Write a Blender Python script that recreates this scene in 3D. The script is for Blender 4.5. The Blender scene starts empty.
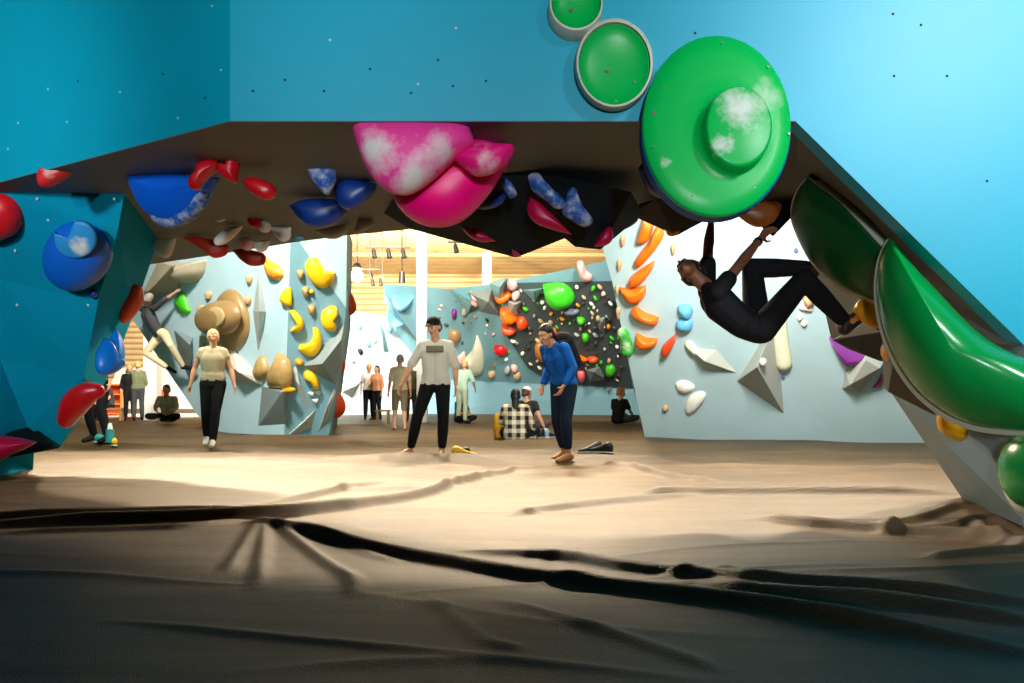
import bpy, bmesh, math, random
import numpy as np
from mathutils import Vector, Matrix, Euler
from mathutils.geometry import tessellate_polygon
random.seed(7)
SC = bpy.context.scene
COL = SC.collection
F, CX, HZ, CH = 796.0, 512.0, 395.0, 0.78      # lens in pixels, centre, horizon row, eye height
V = Vector
CAM = V((0, 0, CH))
def P(px, py, Y):
    return V(((px-CX)/F*Y, Y, CH+(HZ-py)/F*Y))
def FL(px, py):                                  # point of the floor seen at a pixel
    return P(px, py, CH*F/(py-HZ))
def ceilY(py): return 1234.0/(HZ-py)             # depth at which the arch ceiling is seen
class Plane:
    def __init__(s, a, b, c):
        s.p = a.copy(); n = (b-a).cross(c-a).normalized()
        if n.dot(CAM-a) < 0: n = -n
        s.n = n
    def hit(s, px, py, h=0.0):
        d = V(((px-CX)/F, 1.0, (HZ-py)/F))
        t = (s.p+s.n*h-CAM).dot(s.n)/d.dot(s.n)
        return CAM+d*t
def vplane(Y): return Plane(V((0,Y,0)), V((1,Y,0)), V((0,Y,1)))

# ---------------------------------------------------------------- materials
def lin(c):
    return tuple(((x/255)/12.92 if x/255 <= .04045 else ((x/255+.055)/1.055)**2.4) for x in c)+(1.0,)
MC = {}
def mat(key, rgb, rough=.55, spec=.4, var=.08, scale=6.0, chalk=0.0, chalk_scale=5.0, patches=None, bump=.15, bscale=60.0, metal=0, emis=None, coat=0, grain=0.0, streak=0.0):
    if key in MC: return MC[key]
    m = bpy.data.materials.new(key); m.use_nodes = True
    nt = m.node_tree; N = nt.nodes; L = nt.links
    b = N['Principled BSDF']
    b.inputs['Roughness'].default_value = rough
    b.inputs['Specular IOR Level'].default_value = spec
    b.inputs['Metallic'].default_value = metal
    b.inputs['Coat Weight'].default_value = coat
    geo = N.new('ShaderNodeNewGeometry')
    nz = N.new('ShaderNodeTexNoise'); nz.inputs['Scale'].default_value = scale; nz.inputs['Detail'].default_value = 5
    L.new(geo.outputs['Position'], nz.inputs['Vector'])
    c = lin(rgb)
    mx = N.new('ShaderNodeMix'); mx.data_type = 'RGBA'
    mx.inputs[6].default_value = tuple(x*(1-var) for x in c[:3])+(1,)
    mx.inputs[7].default_value = tuple(min(1, x*(1+var)) for x in c[:3])+(1,)
    L.new(nz.outputs['Fac'], mx.inputs[0])
    out = mx.outputs[2]
    def addwhite(fac_out, out, col=(225,222,215)):
        w = N.new('ShaderNodeMix'); w.data_type = 'RGBA'
        w.inputs[7].default_value = lin(col)
        L.new(fac_out, w.inputs[0]); L.new(out, w.inputs[6])
        return w.outputs[2]
    if chalk > 0:
        n2 = N.new('ShaderNodeTexNoise'); n2.inputs['Scale'].default_value = chalk_scale; n2.inputs['Detail'].default_value = 8; n2.inputs['Roughness'].default_value = .7
        L.new(geo.outputs['Position'], n2.inputs['Vector'])
        r = N.new('ShaderNodeMapRange'); r.inputs[1].default_value = .72-chalk*.3; r.inputs[2].default_value = .86-chalk*.22; r.inputs[4].default_value = .75
        L.new(n2.outputs['Fac'], r.inputs[0])
        out = addwhite(r.outputs[0], out)
    for (pt, rad, amt) in (patches or []):
        d = N.new('ShaderNodeVectorMath'); d.operation = 'DISTANCE'; d.inputs[1].default_value = pt
        L.new(geo.outputs['Position'], d.inputs[0])
        n2 = N.new('ShaderNodeTexNoise'); n2.inputs['Scale'].default_value = 1.2/rad; n2.inputs['Detail'].default_value = 8; n2.inputs['Roughness'].default_value = .7
        L.new(geo.outputs['Position'], n2.inputs['Vector'])
        ml = N.new('ShaderNodeMath'); ml.operation = 'MULTIPLY_ADD'; ml.inputs[1].default_value = rad*2.4
        L.new(n2.outputs['Fac'], ml.inputs[0]); L.new(d.outputs['Value'], ml.inputs[2])
        r = N.new('ShaderNodeMapRange'); r.inputs[1].default_value = rad*2.35; r.inputs[2].default_value = rad*1.45; r.inputs[3].default_value = 0; r.inputs[4].default_value = amt
        L.new(ml.outputs[0], r.inputs[0])
        out = addwhite(r.outputs[0], out)
    for amt, sc, vec in ((grain, 120, None), (streak, 2.2, (.35, 2.6, 1))):
        if amt <= 0: continue
        ng = N.new('ShaderNodeTexNoise'); ng.inputs['Scale'].default_value = sc; ng.inputs['Detail'].default_value = 6; ng.inputs['Roughness'].default_value = .65
        if vec:
            vm = N.new('ShaderNodeVectorMath'); vm.operation = 'MULTIPLY'; vm.inputs[1].default_value = vec
            L.new(geo.outputs['Position'], vm.inputs[0]); L.new(vm.outputs[0], ng.inputs['Vector'])
        else: L.new(geo.outputs['Position'], ng.inputs['Vector'])
        r = N.new('ShaderNodeMapRange'); r.inputs[1].default_value = .3; r.inputs[2].default_value = .7; r.inputs[3].default_value = 1-amt; r.inputs[4].default_value = 1+amt
        L.new(ng.outputs['Fac'], r.inputs[0])
        mm = N.new('ShaderNodeVectorMath'); mm.operation = 'SCALE'; L.new(out, mm.inputs[0]); L.new(r.outputs[0], mm.inputs['Scale']); out = mm.outputs[0]
    L.new(out, b.inputs['Base Color'])
    if bump > 0:
        n3 = N.new('ShaderNodeTexNoise'); n3.inputs['Scale'].default_value = bscale; n3.inputs['Detail'].default_value = 3
        L.new(geo.outputs['Position'], n3.inputs['Vector'])
        bp = N.new('ShaderNodeBump'); bp.inputs['Strength'].default_value = bump; bp.inputs['Distance'].default_value = .01
        L.new(n3.outputs['Fac'], bp.inputs['Height']); L.new(bp.outputs[0], b.inputs['Normal'])
    if emis:
        b.inputs['Emission Color'].default_value = lin(emis[0]); b.inputs['Emission Strength'].default_value = emis[1]
    MC[key] = m
    return m

# ---------------------------------------------------------------- object helpers
def link(name, verts, faces, m=None, parent=None, smooth=False):
    me = bpy.data.meshes.new(name)
    me.from_pydata([tuple(v) for v in verts], [], [tuple(f) for f in faces]); me.update()
    bm = bmesh.new(); bm.from_mesh(me)
    bmesh.ops.recalc_face_normals(bm, faces=bm.faces)
    bm.to_mesh(me); bm.free()
    if smooth:
        for p in me.polygons: p.use_smooth = True
    o = bpy.data.objects.new(name, me); COL.objects.link(o)
    if m: me.materials.append(m)
    if parent: setparent(o, parent)
    return o
def setparent(o, p):
    o.parent = p; o.matrix_parent_inverse = p.matrix_world.inverted() if p.type != 'EMPTY' else Matrix.Translation(-p.location)
def tag(o, label, cat, group=None, kind=None):
    if label: o['label'] = label
    if cat: o['category'] = cat
    if group: o['group'] = group
    if kind: o['kind'] = kind
    return o
def empty(name, loc, label=None, cat=None, group=None, kind=None):
    o = bpy.data.objects.new(name, None); COL.objects.link(o); o.location = loc
    return tag(o, label, cat, group, kind)
def sheet(name, verts, faces, off, m, parent=None, smooth=False):
    """faceted skin given real thickness: a shifted copy closed along the border"""
    n = len(verts); off = V(off)
    vs = [V(v) for v in verts]+[V(v)+off for v in verts]
    fs = [tuple(f) for f in faces]+[tuple(i+n for i in reversed(f)) for f in faces]
    edges = {}
    for f in faces:
        for a, b in zip(f, list(f[1:])+[f[0]]):
            edges[(a, b)] = edges.get((a, b), 0)+1
    for (a, b) in edges:
        if (b, a) not in edges: fs.append((b, a, a+n, b+n))
    return link(name, vs, fs, m, parent, smooth)
def prism(name, pts, off, m, parent=None): return sheet(name, pts, [tuple(range(len(pts)))], off, m, parent)
def box(name, lo, hi, m, parent=None, bev=0):
    (x0,y0,z0), (x1,y1,z1) = lo, hi
    vs = [(x,y,z) for x in (x0,x1) for y in (y0,y1) for z in (z0,z1)]
    o = link(name, vs, [(0,1,3,2),(4,6,7,5),(0,4,5,1),(2,3,7,6),(0,2,6,4),(1,5,7,3)], m, parent)
    if bev:
        bm = bmesh.new(); bm.from_mesh(o.data); bmesh.ops.bevel(bm, geom=bm.edges[:], offset=bev, segments=2, affect='EDGES'); bm.to_mesh(o.data); bm.free()
    return o
def hull(name, pts, m, parent=None, bev=0.006, smooth=False):
    bm = bmesh.new()
    for p in pts: bm.verts.new(p)
    r = bmesh.ops.convex_hull(bm, input=bm.verts)
    junk = list({g for g in r['geom_interior']+r['geom_unused'] if isinstance(g, bmesh.types.BMVert)})
    if junk: bmesh.ops.delete(bm, geom=junk, context='VERTS')
    if bev: bmesh.ops.bevel(bm, geom=bm.edges[:], offset=bev, segments=1, affect='EDGES')
    me = bpy.data.meshes.new(name); bm.to_mesh(me); bm.free()
    o = bpy.data.objects.new(name, me); COL.objects.link(o); me.materials.append(m)
    if smooth:
        for p in me.polygons: p.use_smooth = True
    if parent: setparent(o, parent)
    return o
def tube(name, a, b, r, m, parent=None, seg=12, r2=None):
    a, b = V(a), V(b); d = (b-a).normalized(); r2 = r if r2 is None else r2
    u = d.orthogonal().normalized(); w = d.cross(u)
    vs = []
    for c, rr in ((a, r), (b, r2)):
        for k in range(seg):
            t = 2*math.pi*k/seg; vs.append(c+u*math.cos(t)*rr+w*math.sin(t)*rr)
    fs = [tuple(range(seg)), tuple(range(2*seg-1, seg-1, -1))]+[(k, (k+1)%seg, (k+1)%seg+seg, k+seg) for k in range(seg)]
    return link(name, vs, fs, m, parent)
def smoothpoly(pts, n=6):
    """closed Catmull-Rom through pixel outline points; a third value 1 keeps the corner sharp"""
    out = []; L = len(pts)
    for i in range(L):
        p0, p1, p2, p3 = (pts[(i+k-1) % L] for k in range(4))
        s1 = len(p1) > 2; s2 = len(p2) > 2
        a = V(p0[:2]+(0,)); b = V(p1[:2]+(0,)); c = V(p2[:2]+(0,)); d = V(p3[:2]+(0,))
        if s1: a = b*2-c if not s2 else b
        if s2: d = c*2-b if not s1 else c
        for k in range(n):
            t = k/n
            q = ((b*2)+(c-a)*t+(a*2-b*5+c*4-d)*t*t+(b*3-a-c*3+d)*t*t*t)*.5
            out.append((q.x, q.y))
    return out
def dome(name, outl, pl, h, m, apex=None, parent=None, rings=7, flat=0.0, sq=1.0, back=.02, curve=True, rim=0, hexp=1.0, smooth=True, n=6):
    """rounded hold on a wall: outline seen on the wall, swelling along the wall's normal by h metres"""
    o2 = smoothpoly([tuple(p) for p in outl], n) if curve else [tuple(p[:2]) for p in outl]
    B = [pl.hit(*p) for p in o2]
    c = sum(B, V())/len(B); a = pl.hit(*apex) if apex else c
    N = len(B); vs = [b-pl.n*back for b in B]; lv = 1
    for k in range(rings):
        t = k/rings
        s = math.cos(t*math.pi/2)**sq*(1-flat)+flat*(1 if k < rings-1 else 1)
        s = s if k else 1
        z = h*math.sin(t*math.pi/2)**hexp
        cc = c.lerp(a, t)
        vs += [cc+(b-c)*s+pl.n*z for b in B]; lv += 1
    vs.append(a+pl.n*h)
    fs = [tuple(reversed(range(N)))]
    for k in range(lv-1):
        for i in range(N):
            j = (i+1) % N; fs.append((k*N+i, k*N+j, (k+1)*N+j, (k+1)*N+i))
    for i in range(N): fs.append(((lv-1)*N+i, (lv-1)*N+(i+1) % N, lv*N))
    return link(name, vs, fs, m, parent, smooth)
def blob(name, outl, Y, hf, hb, m, parent=None, tilt=(0,0), curve=True, rings=6, sq=.8, n=6, plane=None, apex=None):
    """closed rounded body seen as an outline at depth Y, swelling hf to the front and hb to the back"""
    o2 = smoothpoly([tuple(p) for p in outl], n) if curve else [tuple(p[:2]) for p in outl]
    pl = plane or vplane(Y)
    B = [pl.hit(*p) for p in o2]; c = sum(B, V())/len(B)
    if tilt != (0,0): B = [b+V((0, tilt[0]*(b.x-c.x)+tilt[1]*(b.z-c.z), 0)) for b in B]
    a = pl.hit(*apex) if apex else c
    N = len(B); vs = []; lv = 0
    for k in range(-rings+1, rings):
        t = k/rings; s = math.cos(t*math.pi/2)**sq
        z = (hf if t > 0 else hb)*math.sin(t*math.pi/2)
        cc = c.lerp(a, abs(t)) if t > 0 else c
        vs += [cc+(b-c)*s+pl.n*z for b in B]; lv += 1
    vs += [c-pl.n*hb, a+pl.n*hf]; fs = []
    for k in range(lv-1):
        for i in range(N):
            j = (i+1) % N; fs.append((k*N+i, k*N+j, (k+1)*N+j, (k+1)*N+i))
    for i in range(N):
        fs.append((i, (i+1) % N, lv*N)); fs.append(((lv-1)*N+i, (lv-1)*N+(i+1) % N, lv*N+1))
    return link(name, vs, fs, m, parent, True)
def facet(name, base, apexes, pl, m, parent=None, bev=.005, back=.02):
    """angular volume: outline on the wall plus raised corners (px, py, height)"""
    pts = [pl.hit(*p) for p in base]+[pl.hit(*p)-pl.n*back for p in base]+[pl.hit(p[0], p[1], p[2]) for p in apexes]
    return hull(name, pts, m, parent, bev)
def sausage(name, path, pl, m, parent=None, lift=.5, seg=10, sub=5, pinch=1.0, flat=1.0):
    """swept rounded bar; path = [(px, py, radius in px)]"""
    q = []
    for i in range(len(path)-1):
        p0 = path[max(i-1, 0)]; p1 = path[i]; p2 = path[i+1]; p3 = path[min(i+2, len(path)-1)]
        for k in range(sub):
            t = k/sub
            q.append(tuple(.5*(2*p1[j]+(p2[j]-p0[j])*t+(2*p0[j]-5*p1[j]+4*p2[j]-p3[j])*t*t+(3*p1[j]-p0[j]-3*p2[j]+p3[j])*t**3) for j in range(3)))
    q.append(path[-1])
    pts = []; rad = []
    for (x, y, r) in q:
        c0 = pl.hit(x, y); R = r*c0.y/F; c = pl.hit(x, y, R*lift); pts.append(c); rad.append(R)
    # rounded ends
    vs = []; n = len(pts); rr = 0
    for i in range(n):
        d = (pts[min(i+1, n-1)]-pts[max(i-1, 0)]).normalized()
        u = d.cross(pl.n).normalized()
        stations = [(0, 1)]
        if i == 0: stations = [(-.95, .3), (-.6, .78), (0, 1)]
        if i == n-1: stations = [(0, 1), (.6, .78), (.95, .3)]
        for (off, s) in stations:
            for k in range(seg):
                t = 2*math.pi*k/seg
                vs.append(pts[i]+d*off*rad[i]+u*math.cos(t)*rad[i]*s+pl.n*math.sin(t)*rad[i]*s*flat)
            rr += 1
    fs = [tuple(range(seg)), tuple(range(len(vs)-1, len(vs)-seg-1, -1))]
    for k in range(rr-1):
        for i in range(seg):
            j = (i+1) % seg; fs.append((k*seg+i, k*seg+j, (k+1)*seg+j, (k+1)*seg+i))
    return link(name, vs, fs, m, parent, True)
def ell(px, py, rx, ry, n=16, rot=0):
    r = math.radians(rot); out = []
    for k in range(n):
        t = 2*math.pi*k/n; x, y = rx*math.cos(t), ry*math.sin(t)
        out.append((px+x*math.cos(r)-y*math.sin(r), py+x*math.sin(r)+y*math.cos(r)))
    return out
def screw(pl, px, py, h, parent, r=1.6, name='bolt'):
    c = pl.hit(px, py, h); R = r*c.y/F
    return tube(name, c-pl.n*.01, c+pl.n*.004, R, mat('bolt metal', (120,112,98), .4, metal=.8, bump=0), parent, 10)
HOLD = 'climbing_hold'
def hold(o, label, group=None, cat='climbing hold'): return tag(o, label, cat, group)
# ================================================================ camera, light
cam = bpy.data.cameras.new('camera'); co = bpy.data.objects.new('camera', cam); COL.objects.link(co)
co.location = CAM; co.rotation_euler = (math.pi/2, 0, 0)
cam.sensor_width = 36; cam.lens = F/1024*36; cam.shift_y = (HZ-341.5)/1024; cam.clip_end = 200
SC.camera = co
w = bpy.data.worlds.new('world'); SC.world = w; w.use_nodes = True
w.node_tree.nodes['Background'].inputs[0].default_value = (.55,.75,1,1); w.node_tree.nodes['Background'].inputs[1].default_value = .05
vs_ = SC.view_settings; vs_.view_transform = 'Standard'; vs_.look = 'None'; vs_.gamma = 1; vs_.use_curve_mapping = False; vs_.exposure = 0.0
def spot(loc, target, power, col, angle=60, blend=.5, r=.25):
    l = bpy.data.lights.new('spot_light', 'SPOT'); l.energy = power; l.color = col
    l.spot_size = math.radians(angle); l.spot_blend = blend; l.shadow_soft_size = r
    o = bpy.data.objects.new('spot_light', l); COL.objects.link(o); o.location = loc
    o.rotation_euler = (V(target)-V(loc)).to_track_quat('-Z', 'Y').to_euler()
    return o
WARM = (1, .80, .56); NEUT = (1, .93, .84); COOL = (.86, .94, 1)
# hall floodlights over the floor, then unseen spots added for walls and roof
for x, z, p in ((-6.4, 6.8, 9600), (-3.4, 6.6, 5200), (-.4, 6.2, 3100)): spot((x, 13.8, z), (x*.8, 5.2, 0), p, WARM, 72, .7, .14)
for x, p in ((1.9, 1500), (3.7, 1900), (5.4, 1700)): spot((x, 9.2, 4.7), (x*.85, 5.2, 0), p, WARM, 100, .7, .08)
spot((1, 15.5, 7.1), (1, 10.5, 0), 3000, WARM, 120, .6, .3)
spot((2.6, 7.9, 3.5), (4.6, 13.0, 1.3), 2200, NEUT, 110, .8, .5)  # unseen fill hung low to brighten the right hand wall
spot((-4.5, 9, 6.8), (-5.2, 15.5, 1.8), 6200, NEUT, 75, .8, .5)
spot((-1, 18, 7.2), (-1.5, 28, 2.0), 4500, NEUT, 80, .8, .5)
spot((4, 18, 7.2), (3.5, 29, 2.0), 6000, NEUT, 70, .8, .5)
spot((-3.6, 20, 6.4), (-5.2, 29, 3.0), 10000, NEUT, 40, .8, .3)  # unseen spot added to brighten the far wall
spot((-9, 24, 7.2), (-12, 38, 1.5), 34000, (1,.92,.8), 110, .8, .5)
spot((0, 30, 4.5), (-2, 38, 7.5), 9000, (1,.88,.68), 140, .8, .6)  # from here unseen uplights for the roof and upper cladding
spot((-6, 30, 4.5), (-5, 44, 5), 10000, (1,.88,.68), 140, .8, .6)
spot((-3, 22, 3.9), (-3, 27, 7.5), 3000, (1,.88,.68), 150, .8, .6)
# near side of the gym, plus unseen low fills added for facade and domes
spot((5.8, -2.6, 5.9), (3.6, 4.4, 2.9), 5800, COOL, 40, .9, .9)
spot((-1.2, -6, 1.7), (2.5, 4.4, 1.15), 1500, COOL, 20, .9, .3)  # low fill added for the green half domes on the right leg
spot((-7.5, 17, 6.5), (-11, 26, .5), 9000, NEUT, 60, .8, .4)  # unseen fill added inside the hall for the far left visitors
spot((.8, -8, 2.2), (.1, 4.5, 2.95), 6800, COOL, 26, .9, .3)
spot((-1.6, -8, 2.2), (-2.0, 4.6, 3.15), 4300, COOL, 24, .9, .3)
spot((-4, -5, 3.0), (-4.6, 7, 2.3), 4200, COOL, 30, .9, .4)

# ================================================================ materials of the place
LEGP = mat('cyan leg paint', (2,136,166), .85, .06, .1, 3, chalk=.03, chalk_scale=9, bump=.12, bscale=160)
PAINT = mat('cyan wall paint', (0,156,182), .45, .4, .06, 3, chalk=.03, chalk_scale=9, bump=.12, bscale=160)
GREY = mat('grey underside paint', (100,106,104), .6, .3, .14, 2.5, chalk=.1, chalk_scale=5, bump=.1, bscale=120)
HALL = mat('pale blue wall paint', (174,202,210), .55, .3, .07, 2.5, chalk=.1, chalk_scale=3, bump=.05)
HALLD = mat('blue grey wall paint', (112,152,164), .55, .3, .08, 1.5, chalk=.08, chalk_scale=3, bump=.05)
DARK = mat('near black teal paint', (10,26,32), .6, .1, .15, 4, bump=.05)
BLACK = mat('matt black plywood', (18,18,18), .6, .25, .15, 4, bump=.05)
WHITE = mat('white paint', (226,222,214), .6, .3, .03, 2, bump=0)

# ================================================================ floor mat with its folds
def seglist(pl_): return [FL(*p[:2]).to_2d() for p in pl_]
RIDGES = [  # pixel path, height, half width, fade
 ([(250,527),(300,535),(400,553),(500,577),(600,592),(720,606),(860,625),(1060,655)], .055, .05),
 ([(470,548),(560,560),(620,572),(700,583),(800,592),(920,598),(1060,606)], .05, .05),
 ([(510,545),(600,563),(700,574),(780,584)], .02, .03),
 ([(700,590),(800,601),(900,607),(1060,625)], .045, .06),
 ([(-60,532),(80,526),(170,524),(260,521),(330,513),(400,501),(470,482),(540,468)], .08, .055),
 ([(-60,522),(60,518),(160,513),(250,508),(320,494),(380,484)], .055, .05),
 ([(0,537),(120,534),(190,532),(250,524)], .03, .05),
 ([(640,495),(700,495),(800,496),(960,498)], .07, .05),
 ([(512,518),(600,506),(700,496)], .045, .045),
 ([(755,518),(800,525),(850,530),(930,538),(1040,552)], .07, .05),
 ([(850,527),(900,522),(950,510),(975,506)], .04, .04),
 ([(880,535),(940,529),(985,515)], .045, .04),
 ([(930,565),(980,558),(1060,552)], .03, .05),
 ([(265,525),(262,550),(256,590)], .025, .025), ([(258,525),(245,545),(225,570)], .02, .025),
 ([(270,527),(310,550),(350,580),(352,600)], .03, .025), ([(272,524),(330,540),(400,560)], .015, .02),
 ([(100,622),(250,637),(400,650),(512,662),(700,680)], .012, .02),
 ([(430,600),(480,640),(520,650)], .015, .025),
 ([(600,467),(640,474),(720,484)], .06, .06), ([(560,461),(680,462),(800,459),(940,459)], .07, .08),
 ([(640,452),(760,454),(940,452)], .03, .08),
 ([(40,446),(150,447),(300,443),(420,447),(560,444),(640,447)], .04, .09),
 ([(60,452),(200,449),(320,452),(500,455),(640,450)], .03, .08),
 ([(240,432),(360,428),(480,432),(640,430)], .06, .16), ([(330,424),(480,423),(640,424)], .06, .2),
 ([(120,426),(200,428),(300,427)], .06, .16),
 ([(300,475),(400,471),(500,468)], .012, .05), ([(100,470),(220,461),(330,462)], .012, .05),
 ([(980,520),(1000,545),(1040,556)], .05, .05), ([(500,604),(600,632),(720,670)], .018, .03),
]
def graded(stops):
    out = [stops[0][0]]
    for (a, st), (b, _) in zip(stops, stops[1:]):
        n = max(1, int(round((b-a)/st))); out += [a+(b-a)*(k+1)/n for k in range(n)]
    return np.array(out)
ys = graded([(-8, .8), (1.8, .014), (5.4, .025), (8, .05), (12, .1), (20, .2), (30, 1), (46, 1)])
xs = graded([(-24, 2), (-8, .2), (-4.4, .04), (-3, .02), (3.4, .04), (4.4, .2), (8, 2), (24, 2)])
GX, GY = np.meshgrid(xs, ys)
H = np.zeros_like(GX)
rng = np.random.RandomState(3)
for k in range(26):                                   # slow unevenness of the foam under the cover
    fx, fy = rng.uniform(.3, 1.6), rng.uniform(.8, 4.0); a, b_ = rng.uniform(0, 6.28, 2); rot = rng.uniform(-.35, .35)
    H += .010/(1+fy*.5)*np.sin(fx*(GX+rot*GY)+a+1.4*np.sin(.5*GX+b_))*np.sin(fy*(GY+rot*GX)+b_)
fx2 = np.clip((GY-6)/8, 0, 1)
H += fx2*.012*np.sin(GY*3.1+.7*np.sin(GX*.6)+np.sin(GX*.23+1))
for path, hh, wd in RIDGES:
    pts = seglist(path); q = []
    for i in range(len(pts)-1):
        p0 = pts[max(i-1,0)]; p1 = pts[i]; p2 = pts[i+1]; p3 = pts[min(i+2,len(pts)-1)]
        for k in range(4):
            t = k/4; q.append(.5*(2*p1+(p2-p0)*t+(2*p0-5*p1+4*p2-p3)*t*t+(3*p1-p0-3*p2+p3)*t**3))
    q.append(pts[-1]); best = np.full_like(GX, 9.9); u = np.zeros_like(GX); side = np.zeros_like(GX); tot = len(q)-1
    for i in range(tot):
        a, b_ = q[i], q[i+1]; d = b_-a; l2 = max(d.length_squared, 1e-9)
        t = np.clip(((GX-a.x)*d.x+(GY-a.y)*d.y)/l2, 0, 1)
        dx, dy = GX-(a.x+t*d.x), GY-(a.y+t*d.y); D = np.hypot(dx, dy)
        mk = D < best; best = np.where(mk, D, best); u = np.where(mk, (i+t)/tot, u); side = np.where(mk, np.sign(dy), side)
    fade = np.clip(np.minimum(u*5+.25, (1-u)*5+.25), 0, 1)
    wav = 1+.08*np.sin(u*9+hh*900)
    w_ = wd*np.where(side < 0, .5, 1.25)              # steeper towards the near side
    H += hh*1.15*fade*wav*np.exp(-(best/np.maximum(w_,.022))**1.6)
for k in range(70):                                   # small creases of the cover, mostly running across the hall
    x0, y0 = rng.uniform(-4.5, 4.5), rng.uniform(2.2, 11.0); ang = rng.normal(0, .28); ln = rng.uniform(.25, 1.1)*(.5+y0/6)
    u_ = (GX-x0)*math.cos(ang)+(GY-y0)*math.sin(ang); v_ = -(GX-x0)*math.sin(ang)+(GY-y0)*math.cos(ang)+.06*np.sin(u_*3+k)
    wk = rng.uniform(.02, .04)*(.6+y0/8)
    H += rng.uniform(.008, .022)*(.6+y0/9)*np.exp(-(u_/ln)**2)*np.exp(-(np.abs(v_)/wk)**1.4)
for k in range(40):                                   # streaks of slack far down the hall
    x0, y0 = rng.uniform(-9, 6), rng.uniform(8, 24); ln = rng.uniform(1.5, 4); v_ = GY-y0+rng.normal(0, .1)*(GX-x0)+.15*np.sin(GX*.9+k)
    H += rng.uniform(.03, .06)*np.exp(-((GX-x0)/ln)**2)*np.exp(-(np.abs(v_)/.16)**1.5)
for _ in range(2):
    H[1:-1,1:-1] = (H[1:-1,1:-1]*2+H[:-2,1:-1]+H[2:,1:-1]+H[1:-1,:-2]+H[1:-1,2:])/6
nx, ny = len(xs), len(ys)
verts = np.stack([GX.ravel(), GY.ravel(), H.ravel()], 1)
idx = np.arange(nx*ny).reshape(ny, nx)
faces = np.stack([idx[:-1,:-1].ravel(), idx[:-1,1:].ravel(), idx[1:,1:].ravel(), idx[1:,:-1].ravel()], 1)
fm = mat('floor mat cover', (78,60,34), .5, .38, .25, 5, chalk=.12, chalk_scale=11, bump=.6, bscale=160, grain=.3, streak=.45)
me = bpy.data.meshes.new('floor'); me.from_pydata(verts.tolist(), [], faces.tolist()); me.update()
for p in me.polygons: p.use_smooth = True
floor = bpy.data.objects.new('floor', me); COL.objects.link(floor); me.materials.append(fm); floor['kind'] = 'structure'
def floorz(x, y):
    i = int(np.clip(np.searchsorted(ys, y), 1, ny-1)); j = int(np.clip(np.searchsorted(xs, x), 1, nx-1))
    return float(H[i, j])

# ================================================================ roof and outer walls
def striped(key, c1, c2, axis, freq, bump=.6):
    m = bpy.data.materials.new(key); m.use_nodes = True; nt = m.node_tree; N = nt.nodes; L = nt.links; b = N['Principled BSDF']
    b.inputs['Roughness'].default_value = .7
    g = N.new('ShaderNodeNewGeometry'); s = N.new('ShaderNodeSeparateXYZ'); L.new(g.outputs['Position'], s.inputs[0])
    mm = N.new('ShaderNodeMath'); mm.operation = 'MULTIPLY'; mm.inputs[1].default_value = freq; L.new(s.outputs[axis], mm.inputs[0])
    sn = N.new('ShaderNodeMath'); sn.operation = 'SINE'; L.new(mm.outputs[0], sn.inputs[0])
    r = N.new('ShaderNodeMapRange'); r.inputs[1].default_value = -.9; r.inputs[2].default_value = .2; L.new(sn.outputs[0], r.inputs[0])
    nz = N.new('ShaderNodeTexNoise'); nz.inputs['Scale'].default_value = 1.3; nz.inputs['Detail'].default_value = 6; L.new(g.outputs['Position'], nz.inputs['Vector'])
    mu = N.new('ShaderNodeMath'); mu.operation = 'MULTIPLY'; L.new(r.outputs[0], mu.inputs[0])
    r2 = N.new('ShaderNodeMapRange'); r2.inputs[1].default_value = .3; r2.inputs[2].default_value = .6; r2.inputs[3].default_value = .55; L.new(nz.outputs['Fac'], r2.inputs[0]); L.new(r2.outputs[0], mu.inputs[1])
    mx = N.new('ShaderNodeMix'); mx.data_type = 'RGBA'; mx.inputs[6].default_value = lin(c2); mx.inputs[7].default_value = lin(c1); L.new(mu.outputs[0], mx.inputs[0])
    L.new(mx.outputs[2], b.inputs['Base Color'])
    bp = N.new('ShaderNodeBump'); bp.inputs['Strength'].default_value = bump; bp.inputs['Distance'].default_value = .05; L.new(sn.outputs[0], bp.inputs['Height']); L.new(bp.outputs[0], b.inputs['Normal'])
    return m
ROOFM = striped('ribbed roof deck', (216,188,138), (160,128,84), 1, 14.0)
CLAD = striped('ribbed upper cladding', (212,184,134), (160,126,80), 2, 20.0)
ZR = 7.6
o = box('ceiling', (-24,-8,ZR), (24,46,ZR+.2), ROOFM); o['kind'] = 'structure'
wb = box('wall_back', (-24,45,0), (24,45.3,2.3), WHITE); wb['kind'] = 'structure'
box('upper_cladding', (-24,45,2.3), (24,45.3,ZR), CLAD, wb)
for nm, lo, hi in (('wall_left', (-24.3,-8,0), (-24,46,ZR)), ('wall_right', (24,-8,0), (24.3,46,ZR)), ('wall_near', (-24,-8.3,0), (24,-8,ZR))):
    q = box(nm, lo, hi, mat('dark room paint', (70,70,72), .7, bump=0)); q['kind'] = 'structure'

# ================================================================ the arch
arch = empty('wall_front', (0, 4.5, 0), kind='structure')
zc = 2.33
A0 = V((-1.594,4.5,0)); LD = V((-2.13,1.29,0))
def lp(t, z): q = A0+LD*t; return V((q.x, q.y, z))
# facade
B = P(1024,345,4.5); Fp = V((2.97,4.5,0))
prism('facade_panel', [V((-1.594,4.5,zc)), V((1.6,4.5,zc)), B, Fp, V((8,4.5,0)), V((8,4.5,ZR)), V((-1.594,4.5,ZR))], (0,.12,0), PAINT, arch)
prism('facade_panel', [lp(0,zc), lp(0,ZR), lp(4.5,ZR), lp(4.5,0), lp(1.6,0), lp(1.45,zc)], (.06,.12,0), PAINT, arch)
FACM = vplane(4.5); FACL = Plane(lp(0,0), lp(1,0), lp(0,1)); FACR = FACM
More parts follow.
